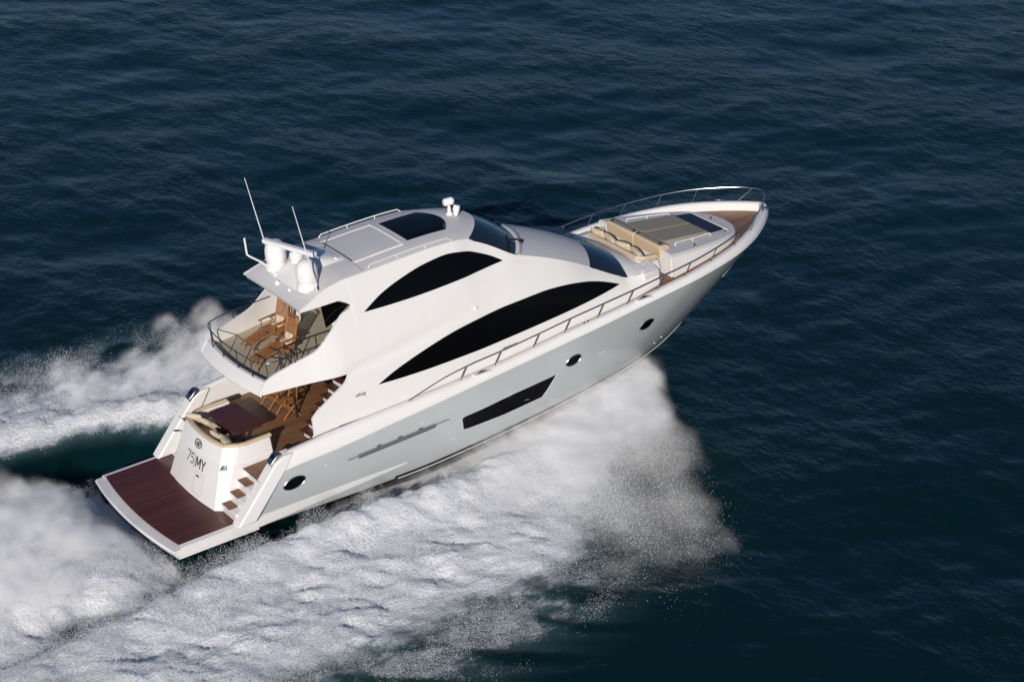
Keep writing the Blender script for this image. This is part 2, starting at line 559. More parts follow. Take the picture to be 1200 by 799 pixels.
letter([[(0.0, 0.29), (0.21, 0.29)], [(0.20, 0.30), (0.05, 0.0)]], 0.49, 0.035, 'model_numeral')
letter([[(0.19, 0.29), (0.04, 0.29)], [(0.05, 0.30), (0.03, 0.16)], [(0.03, 0.17), (0.12, 0.185), (0.175, 0.15), (0.19, 0.09), (0.165, 0.03), (0.10, 0.012), (0.02, 0.02)]], 0.26, 0.035, 'model_numeral')
letter([[(0.0, -0.05), (0.0, 0.34)]], 0.0, 0.018, 'lettering_bar')
letter([[(0.0, 0.0), (0.0, 0.30)], [(0.02, 0.285), (0.115, 0.07)], [(0.115, 0.07), (0.21, 0.285)], [(0.23, 0.30), (0.23, 0.0)]], -0.09, 0.055, 'model_letter')
letter([[(0.0, 0.30), (0.10, 0.14)], [(0.20, 0.30), (0.10, 0.14)], [(0.10, 0.16), (0.10, 0.0)]], -0.38, 0.055, 'model_letter')
em = MB()
c0 = aft_face(-0.02, 2.03) + face_n * 0.012
Yv = Vector((0, -1, 0))
def ell(a, b, k): return c0 + Yv * (a * math.cos(k)) + face_up * (b * math.sin(k))
ks = lin(0, 2 * math.pi, 33)
em.grid([[ell(0.205, 0.135, k) for k in ks], [ell(0.17, 0.105, k) for k in ks]])
sq = [(-0.13, 0.0), (-0.07, 0.045), (0.0, 0.03), (0.06, 0.055), (0.13, 0.03)]
sq2 = [(-0.10, -0.045), (-0.03, -0.01), (0.04, -0.05), (0.12, -0.03)]
for q in (sq, sq2, [(-0.02, 0.03), (-0.05, -0.02), (-0.02, -0.07)], [(0.03, 0.04), (0.02, -0.01), (0.06, -0.04)]):
    em.tube([c0 + Yv * a + face_up * b for a, b in q], 0.013, 5)
em.build('oval_emblem', 'grey', transom, smooth=False)

# steps from platform to cockpit, both sides
ss = MB(); tr = []
for k in range(4):
    x0 = 2.12 + 0.29 * k; z = 0.86 + 0.26 * k
    ss.box((x0, -2.38, 0.5), (4.0, -1.50, z - 0.012 - 0.001 * k))
    tm = MB(); tm.box((x0 - 0.02, -2.04, z - 0.008), (x0 + 0.25, -1.60 + 0.02 * k, z + 0.022)); tr.append(tm)
steps = ss.build('stern_steps', 'white', yacht, bevel=0.01)
for tm in tr: tm.build('tread', 'tread', steps, bevel=0.008)
pq = MB(); pq.prism([(2.75, 0.5), (3.3, 1.64), (4.0, 1.64), (4.0, 0.5)], 1.50, 2.38); pq.build('stern_quarter', 'white', yacht, bevel=0.02)

# cockpit floor
cf = MB()
cf.grid([[(x, y, 1.66) for y in lin(-2.52, 2.52, 5)] for x in lin(2.9, 7.4, 5)])
cockpit = cf.build('cockpit_floor', 'teak', yacht, smooth=False)

# ---- decks forward
dk = MB()
rows = []
for i, x in enumerate(xs_):
    if x < 7.0: continue
    yy = abs(o4[i][1]) + 0.02
    rows.append([(min(x, 23.1), y, deck_z(x)) for y in lin(-yy, yy, 7)])
dk.grid(rows)
deck = dk.build('side_deck', 'teak', yacht, smooth=False)

# ---- superstructure sides
U = pchip([(3.58, 3.87), (3.79, 4.17), (4.6, 4.46), (5.37, 4.66), (5.9, 5.06), (6.4, 5.46), (6.75, 5.62), (6.76, 6.33)])
Utop = pchip([(6.75, 6.33), (7.5, 6.34), (8.5, 6.38), (9.5, 6.40), (10.4, 6.37), (10.95, 6.26), (11.7, 5.83), (12.43, 5.38), (13.2, 5.10), (13.9, 4.80), (14.67, 4.40), (15.05, 4.17), (15.5, 3.90), (16.0, 3.62), (16.4, 3.44), (16.8, 3.43), (17.45, 3.46)])
ysh = pchip([(3.5, 1.5), (7, 1.5), (10.4, 1.47), (10.95, 1.43), (12.43, 1.66), (14, 1.70), (15.1, 1.64), (16.4, 1.74), (17.45, 1.9)])
ybs = pchip([(3.5, 2.36), (7, 2.38), (12, 2.36), (14, 2.30), (15.5, 2.20), (16.6, 2.08), (17.45, 1.96)])
fbt = pchip([(3.5, 0.81), (4.2, 0.855), (5, 0.91), (6.2, 1.0), (7, 1.0)])
def house_base(x):
    return np.interp(x, [6.2, 7.4, 8.0], [2.40, 2.33, deck_z(8.0) - 0.02]) if x < 8 else deck_z(x) - 0.02
def Yh(x, z):
    zd = max(2.4, deck_z(x)) if x > 7 else 2.4
    zu = Utop(max(x, 6.75))
    t = min(max((z - zd) / max(zu - zd, 0.2), 0), 1.05)
    yb, yt = ybs(x), ysh(x)
    p = 1.75 - 0.15 * min(1, max(0, (x - 9.5) / 5))
    y = yb - (yb - yt) * t ** p
    zl = np.interp(x, [5.95, 7.08, 8.46, 10.0], [3.81, 3.91, 4.08, 4.30])       # soft hollow sweeping aft from over the saloon window
    y -= 0.05 * math.exp(-((z - zl) / 0.13) ** 2) * min(1, max(0, (x - 5.6) / 0.8)) * min(1, max(0, (11.0 - x) / 3.0))
    return y
def Yfb(x, z):
    return Yh(x, z) * (fbt(x) if x < 7 else 1)

def panel(mb, xs, lo, up, yf, nz, thick, off=0.0, mi=0, cap0=True, cap1=True, caplo=True, caphi=True):
    """curved shell on the starboard side between the curves lo(x) and up(x)"""
    outer, inner = [], []
    for x in xs:
        a, b = lo(x), max(up(x), lo(x) + 0.004)
        outer.append([(x, -(yf(x, z) + off), z) for z in lin(a, b, nz)])
        inner.append([(x, -(yf(x, z) + off - thick), z) for z in lin(a, b, nz)])
    mb.grid(outer, mi); mb.grid(inner, mi)
    if caplo: mb.grid([[r[0] for r in outer], [r[0] for r in inner]], mi)
    if caphi: mb.grid([[r[-1] for r in outer], [r[-1] for r in inner]], mi)
    if cap0: mb.grid([outer[0], inner[0]], mi)
    if cap1: mb.grid([outer[-1], inner[-1]], mi)
    return mb

FAIR = [(4.83, 2.88), (5.02, 3.05), (5.26, 3.18), (5.72, 3.43), (6.03, 3.60), (6.2, 3.80)]
hs = MB()
fb_low = pchip([(3.58, 3.84), (4.7, 3.83), (6.2, 3.80)])
zmid = pchip([(6.2, 3.80), (8.5, 4.08), (10, 4.25), (12, 4.2), (14, 3.9), (15.5, 3.45), (16.4, 3.22), (17.45, 3.24)])
fair_up = pchip(FAIR)
xs_h = lin(6.2, 6.75, 8) + lin(6.76, 10.95, 44) + lin(11.0, 17.45, 70)
panel(hs, lin(3.58, 6.2, 40), fb_low, U, Yfb, 20, 0.07, cap1=False)
panel(hs, xs_h, zmid, lambda x: U(x) if x < 6.755 else Utop(x), Yfb, 20, 0.07, cap0=False, caplo=False)
panel(hs, lin(4.83, 6.2, 20), lambda x: 2.40, fair_up, Yh, 20, 0.07, cap1=False)      # fairing beside the cockpit stairs
panel(hs, xs_h, house_base, zmid, Yfb, 20, 0.07, cap0=False, caphi=False)
# hardtop side band over the flybridge opening
bnd_lo = pchip([(5.18, 5.84), (5.6, 5.83), (6.34, 5.83), (6.76, 5.60)])
bnd_up = pchip([(5.18, 5.90), (5.6, 6.05), (6.2, 6.26), (6.76, 6.33)])
panel(hs, lin(5.18, 6.76, 16), bnd_lo, bnd_up, Yh, 6, 0.07, cap1=False)
hs.mirror()
house = hs.build('superstructure', 'white', yacht, angle=38)

bhm = MB()
for x, z0, z1, nm in ((7.3, 1.6, 3.84, 'saloon_door'), (8.3, 3.96, 6.33, 'helm_bulkhead')):
    bhm = MB()
    zz = lin(z0, z1, 8)
    bhm.grid([[(x, v * (Yh(x, max(z, 2.5)) - 0.05), z) for v in (-1, 0, 1)] for z in zz]); bhm.grid([[(x + 0.05, v * (Yh(x, max(z, 2.5)) - 0.05), z) for v in (-1, 0, 1)] for z in zz])
    bhm.build(nm, 'black', yacht)

# tinted windows on both sides
def arc_window(name, lo, up, x0, x1, n=50, off=0.006):
    xs = [x0 + (x1 - x0) * (0.5 - 0.5 * math.cos(math.pi * i / (n - 1))) for i in range(n)]
    for s_ in (1, -1):
        wm = MB(); panel(wm, xs, lo, up, Yfb, 12, 0.012, off)
        if s_ < 0:
            wm.v = [(x, -y, z) for x, y, z in wm.v]; wm.f = [tuple(reversed(q)) for q in wm.f]
        wm.build(name, 'black', house, angle=40)
lw_lo = pchip([(7.06, 3.21), (8.0, 3.16), (8.95, 3.14), (10.44, 3.15), (11.6, 3.20), (12.74, 3.26), (13.58, 3.30), (14.43, 3.34), (15.96, 3.40)])
lw_up = pchip([(7.06, 3.22), (7.6, 3.43), (8.21, 3.61), (9.07, 3.82), (9.85, 3.97), (10.77, 4.07), (11.8, 4.14), (12.98, 4.15), (13.8, 4.08), (14.6, 3.92), (15.2, 3.73), (15.6, 3.57), (15.96, 3.41)])
arc_window('saloon_window', lw_lo, lw_up, 7.06, 15.96)
uw_lo = pchip([(7.08, 5.32), (7.9, 5.29), (8.71, 5.28), (10.19, 5.31), (11.90, 5.38)])
uw_up = pchip([(7.08, 5.33), (7.4, 5.50), (7.77, 5.67), (8.54, 5.90), (9.31, 6.05), (10.0, 6.10), (10.72, 5.99), (11.28, 5.76), (11.6, 5.59), (11.90, 5.39)])
arc_window('flybridge_window', uw_lo, uw_up, 7.08, 11.90)
# raised moulding under the upper window and long crease
cr = MB()
def crease(pts, r):
    f = pchip(pts)
    cr.tube([(x, -Yfb(x, f(x)) - 0.002, f(x)) for x in lin(pts[0][0], pts[-1][0], 50)], r, 6)
crease([(4.3, 4.37), (5.1, 4.52), (7.9, 4.79), (9.9, 4.99), (12.0, 5.14), (12.5, 5.20)], 0.012)
crease([(7.0, 5.22), (8.65, 5.25), (10.4, 5.29), (11.9, 5.35)], 0.014)
pair(cr, 'side_moulding', 'white', house)
lg = text_mesh('side_lettering', 'viking', 0.155, 'ventgrey', house, (6.42, -Yfb(6.42, 3.12) - 0.012, 3.12), (1, 0.0, 0.0), (0, 0.08, 1), font_shear=0.35)
fz = MB()
p = Vector((10.62, -Yfb(10.62, 4.40) - 0.03, 4.40)); fz.box(p - Vector((0.05, 0.035, 0.05)), p + Vector((0.05, 0.03, 0.05)))
fz.build('side_lamp', ['plastic'], house, bevel=0.02)
fz = MB(); p = Vector((11.55, -Yfb(11.55, 2.93) - 0.02, 2.93)); fz.box(p - Vector((0.26, 0.012, 0.03)), p + Vector((0.26, 0.015, 0.03)), ry=-0.03)
fz.build('side_vent', ['steel'], house, bevel=0.01)

# ---- hardtop, windscreens, coachroof
VN = lin(-1, 1, 31)
def roof_front(v): return (11.88 - 0.93 * v * v, 1.43 * v, 6.33 - 0.07 * abs(v) ** 3)
def trim_low(v): return (13.16 - 0.73 * v * v, 1.66 * v, 5.47 - 0.09 * v * v)
def coach_front(v): return (15.66 - 0.60 * v * v, 1.64 * v, 4.36 - 0.19 * v * v)
def trim2(v): return (16.62 - 0.22 * v * v, 1.74 * v, 3.87 - 0.43 * abs(v) ** 2.4)
redge = pchip([(5.18, 5.88), (5.6, 6.04), (6.2, 6.25), (6.75, 6.33), (7.5, 6.34), (8.5, 6.38), (9.5, 6.40), (10.4, 6.37), (10.95, 6.26)])
def roof_pt(x, v):
    """x = station at the edge; the front bows forward"""
    s_ = max(0.0, (x - 8.0) / 2.95)
    hw = 1.60 - 0.10 * min(1, max(0, (x - 5.18) / 1.5)) - 0.07 * s_ ** 2
    crown = 0.03 + 0.10 * min(1, max(0, (x - 5.2) / 2.0)) * (1 - 0.35 * s_ ** 3)
    return (x + 0.93 * s_ ** 1.5 * (1 - v * v), hw * v, redge(x) + crown * (1 - abs(v) ** 3.2))
rf = MB()
xs_r = lin(5.18, 10.95, 60)
topr = [[roof_pt(x, v) for v in VN] for x in xs_r]
rf.grid(topr)
undr = [[(p[0] + (0.06 if i == 0 else 0), p[1] * 0.985, p[2] - 0.13) for p in r] for i, r in enumerate(topr) if xs_r[i] < 11]
rf.grid(undr)
rf.grid([topr[0], undr[0]])
rf.grid([topr[-1], undr[-1]])
rf.grid([[r[0] for r in topr], [r[0] for r in undr]]); rf.grid([[r[-1] for r in topr], [r[-1] for r in undr]])
roof = rf.build('hardtop', 'dimwhite', yacht, angle=40)
def roof_top(x, y):
    """height and position of the roof's top at a plan point"""
    xe = x
    for _ in range(12):
        v = y / max(0.4, roof_pt(min(max(xe, 5.18), 10.95), 1)[1])
        v = max(-1, min(1, v))
        px = roof_pt(min(max(xe, 5.18), 10.95), v)[0]
        xe += x - px
    return Vector((x, y, roof_pt(min(max(xe, 5.18), 10.95), v)[2]))
def roof_patch(name, mat, corners, off, nx=10, ny=10, thick=0.02, parent=None, curve=0.0):
    (xa, ya), (xb, yb) = corners          # xa,xb at y=0; ya: half width aft, yb: half width forward
    mb = MB()
    tp = []
    for i in range(nx + 1):
        u = i / nx
        hw = ya + (yb - ya) * u
        row = []
        for j in range(ny + 1):
            v = -1 + 2 * j / ny
            x = xa + (xb - xa) * u + curve * u * (1 - v * v)
            q = roof_top(x, hw * v); q.z += off
            row.append(tuple(q))
        tp.append(row)
    mb.grid(tp)
    bt = [[(p[0], p[1], p[2] - thick) for p in r] for r in tp]
    ring_t = tp[0] + [r[-1] for r in tp[1:]] + list(reversed(tp[-1]))[1:] + [r[0] for r in reversed(tp[:-1])][:-1]
    ring_b = bt[0] + [r[-1] for r in bt[1:]] + list(reversed(bt[-1]))[1:] + [r[0] for r in reversed(bt[:-1])][:-1]
    mb.grid([ring_t, ring_b], close_v=True)
    return mb.build(name, mat, parent or roof, angle=40)
roof_patch('sunroof_glass', 'black', ((9.28, 0.80), (10.58, 0.82)), 0.012, curve=0.34)
roof_patch('sliding_roof_panel', 'dimwhite', ((7.42, 0.86), (8.98, 0.84)), 0.012)
fr = MB()
for pts in ([(7.4, 0.92), (9.06, 0.90)], [(7.4, -0.92), (9.06, -0.90)], [(9.06, 0.92), (9.06, -0.92)]):
    (xa, ya), (xb, yb) = pts
    q = [roof_top(xa + (xb - xa) * t, ya + (yb - ya) * t) + Vector((0, 0, 0.008)) for t in lin(0, 1, 12)]
    d = (q[-1] - q[0]).normalized(); s_ = Vector((-d.y, d.x, 0)) * 0.035
    fr.grid([[p - s_ - Vector((0, 0, .02)) for p in q], [p - s_ + Vector((0, 0, .02)) for p in q], [p + s_ + Vector((0, 0, .02)) for p in q], [p + s_ - Vector((0, 0, .02)) for p in q]])
fr.build('roof_frame', 'white', roof, smooth=False)
sm = MB()
q = [roof_top(7.38, y) + Vector((0, 0, 0.006)) for y in lin(-1.45, 1.45, 16)]
sm.grid([[p - Vector((.012, 0, 0)) for p in q], [p + Vector((.012, 0, 0)) for p in q]])
sm.build('roof_seam', 'seam', roof, smooth=False)
sm = MB()
q = [roof_top(7.395, y) + Vector((0, 0, 0.012)) for y in lin(-0.86, 0.86, 12)]
sm.grid([[p - Vector((.028, 0, 0)) for p in q], [p + Vector((.02, 0, 0)) for p in q]])
sm.build('roof_seam', 'grey', roof, smooth=False)
for s_ in (-1, 1):
    q = [roof_top(x, s_ * 1.05) + Vector((0, 0, 0.005)) for x in lin(9.1, 11.0, 12)]
    sm = MB(); sm.grid([[p - Vector((0, .006, 0)) for p in q], [p + Vector((0, .006, 0)) for p in q]])
    sm.build('roof_seam', 'seam', roof, smooth=False)
for s_ in (-1, 1):
    rr = MB()
    xs = lin(7.66, 10.30, 12)
    path = [roof_top(x, s_ * 1.40) + Vector((0, 0, 0.085)) for x in xs]
    path = [roof_top(7.58, s_ * 1.40)] + path + [roof_top(10.40, s_ * 1.40)]
    rr.tube(path, 0.019, 6)
    for x in (8.55, 9.5):
        b = roof_top(x, s_ * 1.40); rr.tube([b, b + Vector((0, 0, 0.085))], 0.016, 6)
    rr.build('roof_rail', 'plastic', roof)

def sheet(fa, fb, n, bulge, name, mat, parent, thick=0.03, vs=VN, t0=0.0, t1=1.0, off=0.0):
    rows = []
    for i in range(n + 1):
        t = t0 + (t1 - t0) * i / n
        row = []
        for v in vs:
            p = lerp(fa(v), fb(v), t)
            k = 4 * t * (1 - t) * bulge
            row.append((p[0] + k * 0.35 + off * 0.4, p[1], p[2] + k + off))
        rows.append(row)
    mb = MB(); mb.grid(rows)
    bt = [[(p[0] - 0.3 * thick, p[1], p[2] - thick) for p in r] for r in rows]
    mb.grid(bt)
    rt = rows[0] + [r[-1] for r in rows[1:]] + list(reversed(rows[-1]))[1:] + [r[0] for r in reversed(rows[:-1])][:-1]
    rb = bt[0] + [r[-1] for r in bt[1:]] + list(reversed(bt[-1]))[1:] + [r[0] for r in reversed(bt[:-1])][:-1]
    mb.grid([rt, rb], close_v=True)
    return mb.build(name, mat, parent, angle=40)
sheet(roof_front, trim_low, 10, 0.05, 'upper_windscreen', 'glass', house)
coach = sheet(trim_low, coach_front, 16, 0.075, 'coachroof', 'dimwhite', yacht, t0=0.0)
sheet(coach_front, trim2, 8, 0.03, 'lower_windscreen', 'glass', house)
tm = MB()
rows = []
for v in VN:
    p = Vector(trim_low(v))
    rows.append([p + Vector((-0.07, 0, 0.005)), p + Vector((-0.05, 0, 0.05)), p + Vector((0.07, 0, 0.035)), p + Vector((0.13, 0, -0.03))])
tm.grid(rows); tm.build('windscreen_trim', 'white', house)
tm = MB(); tm.tube([Vector(trim_low(v)) + Vector((0.135, 0, 0.0)) for v in lin(-0.99, 0.99, 31)], 0.012, 6)
tm.build('windscreen_seal', 'seam', house)
def glass_pt(v, t): return Vector(lerp(roof_front(v), trim_low(v), t)) + Vector((0.03, 0, 0.07))
for va, ta, vb, tb in ((0.18, 0.98, 0.62, 0.72), (-0.62, 1.06, -0.70, 0.80)):
    wp = MB()
    a, b = glass_pt(va, ta), glass_pt(vb, tb)
    wp.tube([a + Vector((0.05, 0, 0.0)), (a + b) / 2 + Vector((0, 0, 0.03)), b], 0.026, 6)
    c_, d_ = glass_pt(vb - 0.30, tb + 0.06), glass_pt(vb + 0.14, tb - 0.05)
    wp.tube([c_, d_], 0.02, 6)
    wp.box(a - Vector((0.05, 0.05, 0.06)), a + Vector((0.08, 0.05, 0.03)))
    wp.build('wiper', 'rubber', house)

# ---- bow seating: forward face of the deckhouse, seat, well
def seat_edge(v): return (17.08 - 0.06 * v * v, 1.80 * v, 3.64 - 0.12 * abs(v) ** 3)
sheet(trim2, seat_edge, 5, 0.015, 'seat_surround', 'dimwhite', yacht)
bs = MB()
bs.box((16.9, -1.92, 2.7), (17.46, 1.92, 3.22))
bs.prism([(16.95, 3.20), (17.10, 3.66), (17.22, 3.64), (17.24, 3.20)], -1.40, 1.40)
for s_ in (-1, 1):
    bs.prism([(16.85, 2.9), (16.95, 3.46), (17.10, 3.60), (17.74, 3.56), (17.80, 3.3), (17.80, 2.75), (17.45, 2.75)], s_ * 1.36, s_ * 1.56)
    bs.prism([(s_ * 1.37, 2.75), (s_ * 1.37, 3.60), (s_ * 1.50, 3.60), (s_ * 1.935, 3.44), (s_ * 1.935, 2.75)], 16.90, 17.47, 'x')
bowseat = bs.build('bow_seat', 'dimwhite', yacht, bevel=0.025, seg=2)
br = MB()
path = [(17.78, -1.38, 3.62), (17.3, -1.36, 3.67), (17.14, -1.22, 3.69), (17.12, -0.6, 3.70), (17.13, 0, 3.71), (17.12, 0.6, 3.70), (17.14, 1.22, 3.69), (17.3, 1.36, 3.67), (17.78, 1.38, 3.62)]
br.tube(path, 0.075, 10); br.build('seat_rim', 'tan', bowseat)
br = MB(); br.box((17.20, -1.30, 3.20), (17.76, 1.30, 3.36)); br.prism([(17.18, 3.34), (17.18, 3.68), (17.28, 3.66), (17.38, 3.34)], -1.30, 1.30)
br.build('seat_cushion', 'tan', bowseat, bevel=0.04, seg=3)
well = MB(); well.box((17.46, -1.9, 2.70), (18.05, 1.9, 2.82)); well.build('well_floor', 'teak', deck, smooth=False)

# ---- foredeck trunk
def trunk_z(x): return 3.74 - 0.125 * (x - 18.0)
TK = pchip([(18.03, 1.90), (18.8, 1.80), (19.7, 1.64), (20.8, 1.32), (21.2, 1.08), (21.5, 0.72), (21.66, 0.36), (21.70, 0.0)])
txs = lin(18.03, 21.2, 26) + [21.3, 21.4, 21.5, 21.58, 21.64, 21.68, 21.70]
edge_t = [(x, -TK(x)) for x in txs]
edge = edge_t + [(x, -y) for x, y in reversed(edge_t[:-1])]
rows = [[(x, y * 1.01, deck_z(x) - 0.05) for x, y in edge], [(x, y * 1.0, trunk_z(x) - 0.05) for x, y in edge], [(18.03 + (x - 18.03) * 0.985, y * 0.965, trunk_z(x)) for x, y in edge], [(18.06 + (x - 18.03) * 0.5, y * 0.5, trunk_z(18.03 + (x - 18.03) * 0.5) + 0.03) for x, y in edge], [(18.06 + (x - 18.03) * 0.05, 0.02 * y, trunk_z(18.1) + 0.03) for x, y in edge]]
tkm = MB(); tkm.grid(rows)
aft = [r[0] for r in rows] + [r[-1] for r in reversed(rows)]
tkm.add(aft, [tuple(range(len(aft)))])
trunk = tkm.build('foredeck_trunk', ['dimwhite'], yacht, angle=30)
sdm = MB()
sdm.grid([[(x * 1.0, y * 1.03, deck_z(x) - 0.05) for x, y in edge], [(x, y * 1.015, trunk_z(x) - 0.06) for x, y in edge]])
sdm.build('trunk_side', 'white', trunk, angle=40)
am = MB(); am.box((17.985, -1.86, 2.75), (18.028, 1.86, 3.60)); am.build('trunk_aft_face', 'white', trunk)
def pad(name, mat, x0, x1, y0, y1, h, parent, taper=0.0):
    mb = MB()
    z = lambda x: trunk_z(x) + 0.015
    rows = []
    for k, (d, zz) in enumerate([(0, 0), (0, h * 0.7), (0.03, h), (0.03, h)]):
        pass
    xa, xb = x0, x1
    ya0, yb0 = y0, y1
    k1 = 1 - taper
    P0 = [(xa, ya0), (xb, ya0 * k1), (xb, yb0 * k1), (xa, yb0)]
    mb.add([(x, y, z(x)) for x, y in P0] + [(x, y, z(x) + h) for x, y in P0], [(0, 3, 2, 1), (4, 5, 6, 7), (0, 1, 5, 4), (1, 2, 6, 5), (2, 3, 7, 6), (3, 0, 4, 7)])
    return mb.build(name, mat, parent, bevel=min(0.035, h * 0.45), seg=3)
pad('sunpad', 'taupe', 18.36, 20.26, -0.985, -0.006, 0.09, trunk, 0.085)
pad('sunpad', 'taupe', 18.36, 20.26, 0.006, 0.985, 0.09, trunk, 0.085)
pad('foredeck_hatch', 'navy', 20.29, 20.95, -0.90, 0.90, 0.05, trunk, 0.08)
pad('hatch_frame', 'white', 20.97, 21.07, -0.92, 0.92, 0.045, trunk, 0.02)
for s_ in (-1, 1):
    hm_ = MB()
    y0, y1 = sorted((s_ * 0.012, s_ * 1.38))
    hm_.prism([(17.94, 3.47), (17.93, 3.80), (17.99, 3.88), (18.16, 3.89), (18.33, 3.80), (18.34, 3.73), (18.02, 3.60), (18.0, 3.47)], y0, y1)
    hm_.build('seat_backrest', ['tan'], trunk, bevel=0.03, seg=3)
    tp = MB(); tp.prism([(17.99, 3.884), (18.16, 3.896), (18.34, 3.803), (18.34, 3.79), (18.16, 3.88), (17.99, 3.87)], y0 + 0.02, y1 - 0.02)
    tp.build('backrest_top', 'taupe', trunk)
    for yy in (0.10, 1.22):
        gr = MB(); gr.box((18.03, s_ * yy - 0.05, 3.895), (18.10, s_ * yy + 0.05, 3.915))
        gr.build('backrest_grommet', 'rubber', trunk)
    rl = MB()
    za = lambda x: trunk_z(x)
    path = [(18.62, s_ * 1.26, za(18.62)), (18.66, s_ * 1.26, za(18.66) + 0.10), (19.4, s_ * 1.18, za(19.4) + 0.10), (20.2, s_ * 1.05, za(20.2) + 0.10), (20.24, s_ * 1.04, za(20.24))]
    rl.tube(path, 0.02, 8); rl.tube([(19.4, s_ * 1.18, za(19.4)), (19.4, s_ * 1.18, za(19.4) + 0.10)], 0.018, 6)
    rl.build('sunpad_rail', 'plastic', trunk)
tz = lambda p: Vector((p.x, p.y, trunk_z(p.x) + 0.028))
for a, b in (((18.5, -1.72), (18.56, -1.3)), ((20.4, -1.36), (20.5, -1.0)), ((21.15, -0.02), (21.65, -0.02))):
    sm = MB()
    q = [Vector((a[0] + (b[0] - a[0]) * t, a[1] + (b[1] - a[1]) * t, 0)) for t in lin(0, 1, 6)]
    d = (q[-1] - q[0]).normalized(); s_ = Vector((-d.y, d.x, 0)) * 0.007
    sm.grid([[tz(p - s_) for p in q], [tz(p + s_) for p in q]])
    sm.build('deck_seam', 'plastic', trunk)
for x, y in ((19.2, -1.52), (20.9, -0.95), (21.3, 0.25)):
    sm = MB(); sm.lathe([(0.0, 0.05), (0.03, 0.05), (0.035, 0.0)], (x, y, trunk_z(x)), 10)
    sm.build('deck_fitting', 'rubber', trunk)

# ---- bow rail with its stanchions, one each side
def inboard(x, w=0.18):
    t = Vector((0.02, -(ys(min(x + .01, 23.42)) - ys(x - .01)))).normalized()
    n = Vector((t.y, -t.x))
    return Vector((x - n.x * w, -ys(x) - n.y * w))
feet = [9.56, 10.77, 12.15, 13.29, 14.53, 15.67, 16.86, 17.99, 19.2, 20.45, 21.6]
hgt = pchip([(7.8, 0.0), (9.0, 0.28), (10, 0.35), (18, 0.36), (21, 0.40), (23.4, 0.47)])
for s_ in (-1, 1):
    rl = MB()
    path = []
    for x in lin(7.8, 22.9, 60):
        q = inboard(x)
        lean = 0.25 * hgt(x) / 0.36
        path.append((q.x + lean * (1 - max(0, (x - 21) / 2.2) * 0.6), s_ * abs(q.y), zc(x) + hgt(x) + 0.01))
    path = [p for p in path if p[0] < 23.15]
    path.append((23.20, s_ * 0.10, 3.875)); path.append((23.22, 0.0, 3.875))
    rl.tube(path, 0.019, 8)
    rail = rl.build('bow_rail', 'steel', yacht)
    for x in feet:
        q = inboard(x)
        pm_ = MB()
        top_ = Vector((q.x + 0.25 * hgt(x) / 0.36 * (1 - max(0, (x - 21) / 2.2) * 0.6), s_ * abs(inboard(x + 0.0).y) * 0.995, zc(x) + hgt(x)))
        pm_.tube([(q.x, s_ * abs(q.y), zc(x) - 0.01), top_], 0.017, 7)
        pm_.lathe([(0.0, 0.03), (0.035, 0.03), (0.045, -0.01)], (q.x, s_ * abs(q.y), zc(x)), 10)
        pm_.build('stanchion', 'steel', rail)
fp = MB(); fp.tube([(22.75, -0.62, 3.41), (23.10, -0.28, 3.865)], 0.022, 8)
pair(fp, 'bow_post', 'steel', yacht)
# recessed cleats along the cap
for x, s_ in ((10.25, -1), (10.25, 1), (16.25, -1), (16.25, 1)):
    cm = MB()
    y = s_ * (ys(x) - 0.075); z = zc(x) - 0.012
    cm.box((x - 0.28, y - 0.085, z - 0.02), (x + 0.28, y + 0.085, z + 0.03))
    cm.box((x - 0.17, y - 0.035, z + 0.03), (x + 0.17, y + 0.015, z + 0.045), 1)
    cm.box((x - 0.07, y - 0.05, z + 0.045), (x + 0.07, y + 0.03, z + 0.075), 1)
    cm.build('cleat', ['plastic', 'darksteel'], bulwark, bevel=0.012)
for q in range(4):
    fc = MB()
    if q == 0: fc.box((22.9, -0.62, 3.41), (23.04, -0.40, 3.47), rz=0.9)
    if q == 1: fc.box((22.2, 1.0, 3.41), (22.5, 1.16, 3.46), rz=-0.6)
    if q > 1: fc.lathe([(0, 0.02), (0.04, 0.02), (0.045, -0.01)], (14.05 + 0.15 * (q - 2), -ys(14.05) + 0.2, zc(14.05)), 10)
    fc.build('deck_fitting', 'darksteel', bulwark, bevel=0.01)
for s_ in (-1, 1):       # polished fairlead boxes at the stern quarters
    cm = MB()
    cm.prism([(3.28, 2.02), (3.62, 2.30), (3.58, 2.36), (3.48, 2.36), (3.24, 2.14)], s_ * 2.36, s_ * 2.64)
    cm.prism([(3.36, 2.18), (3.52, 2.31), (3.50, 2.375), (3.34, 2.24)], s_ * 2.41, s_ * 2.59, mi=1)
    cm.build('fairlead', ['steel', 'navy'], bulwark, bevel=0.012)

# ---- hull windows and fittings
def hull_plate(name, outline, mats, parent, off=0.006, frame=0.06, side=-1, centre=None):
    pts = [hull_pt(x, z) for x, z in outline]
    c = sum((p for p, n in pts), Vector()) / len(pts)
    mb = MB()
    n = len(pts)
    inn = [p + nn * off for p, nn in pts]
    out = []
    for p, nn in pts:
        d = (p - c).normalized()
        q = p + d * frame
        h, _ = hull_pt(q.x, q.z)
        out.append(h + nn * 0.003)
    lip = [p + nn * (off + 0.016) + (p - c).normalized() * frame * 0.45 for p, nn in pts]
    mb.add([c + hull_pt(c.x, c.z)[1] * 0.0 + (hull_pt(c.x, c.z)[0] - c) + hull_pt(c.x, c.z)[1] * off] + inn, [(0, 1 + i, 1 + (i + 1) % n) for i in range(n)], 0)
    mb.grid([inn, lip, out], 1, close_v=True)
    if side > 0:
        mb.v = [(x, -y, z) for x, y, z in mb.v]; mb.f = [tuple(reversed(q)) for q in mb.f]
    return mb.build(name, mats, parent, angle=30)
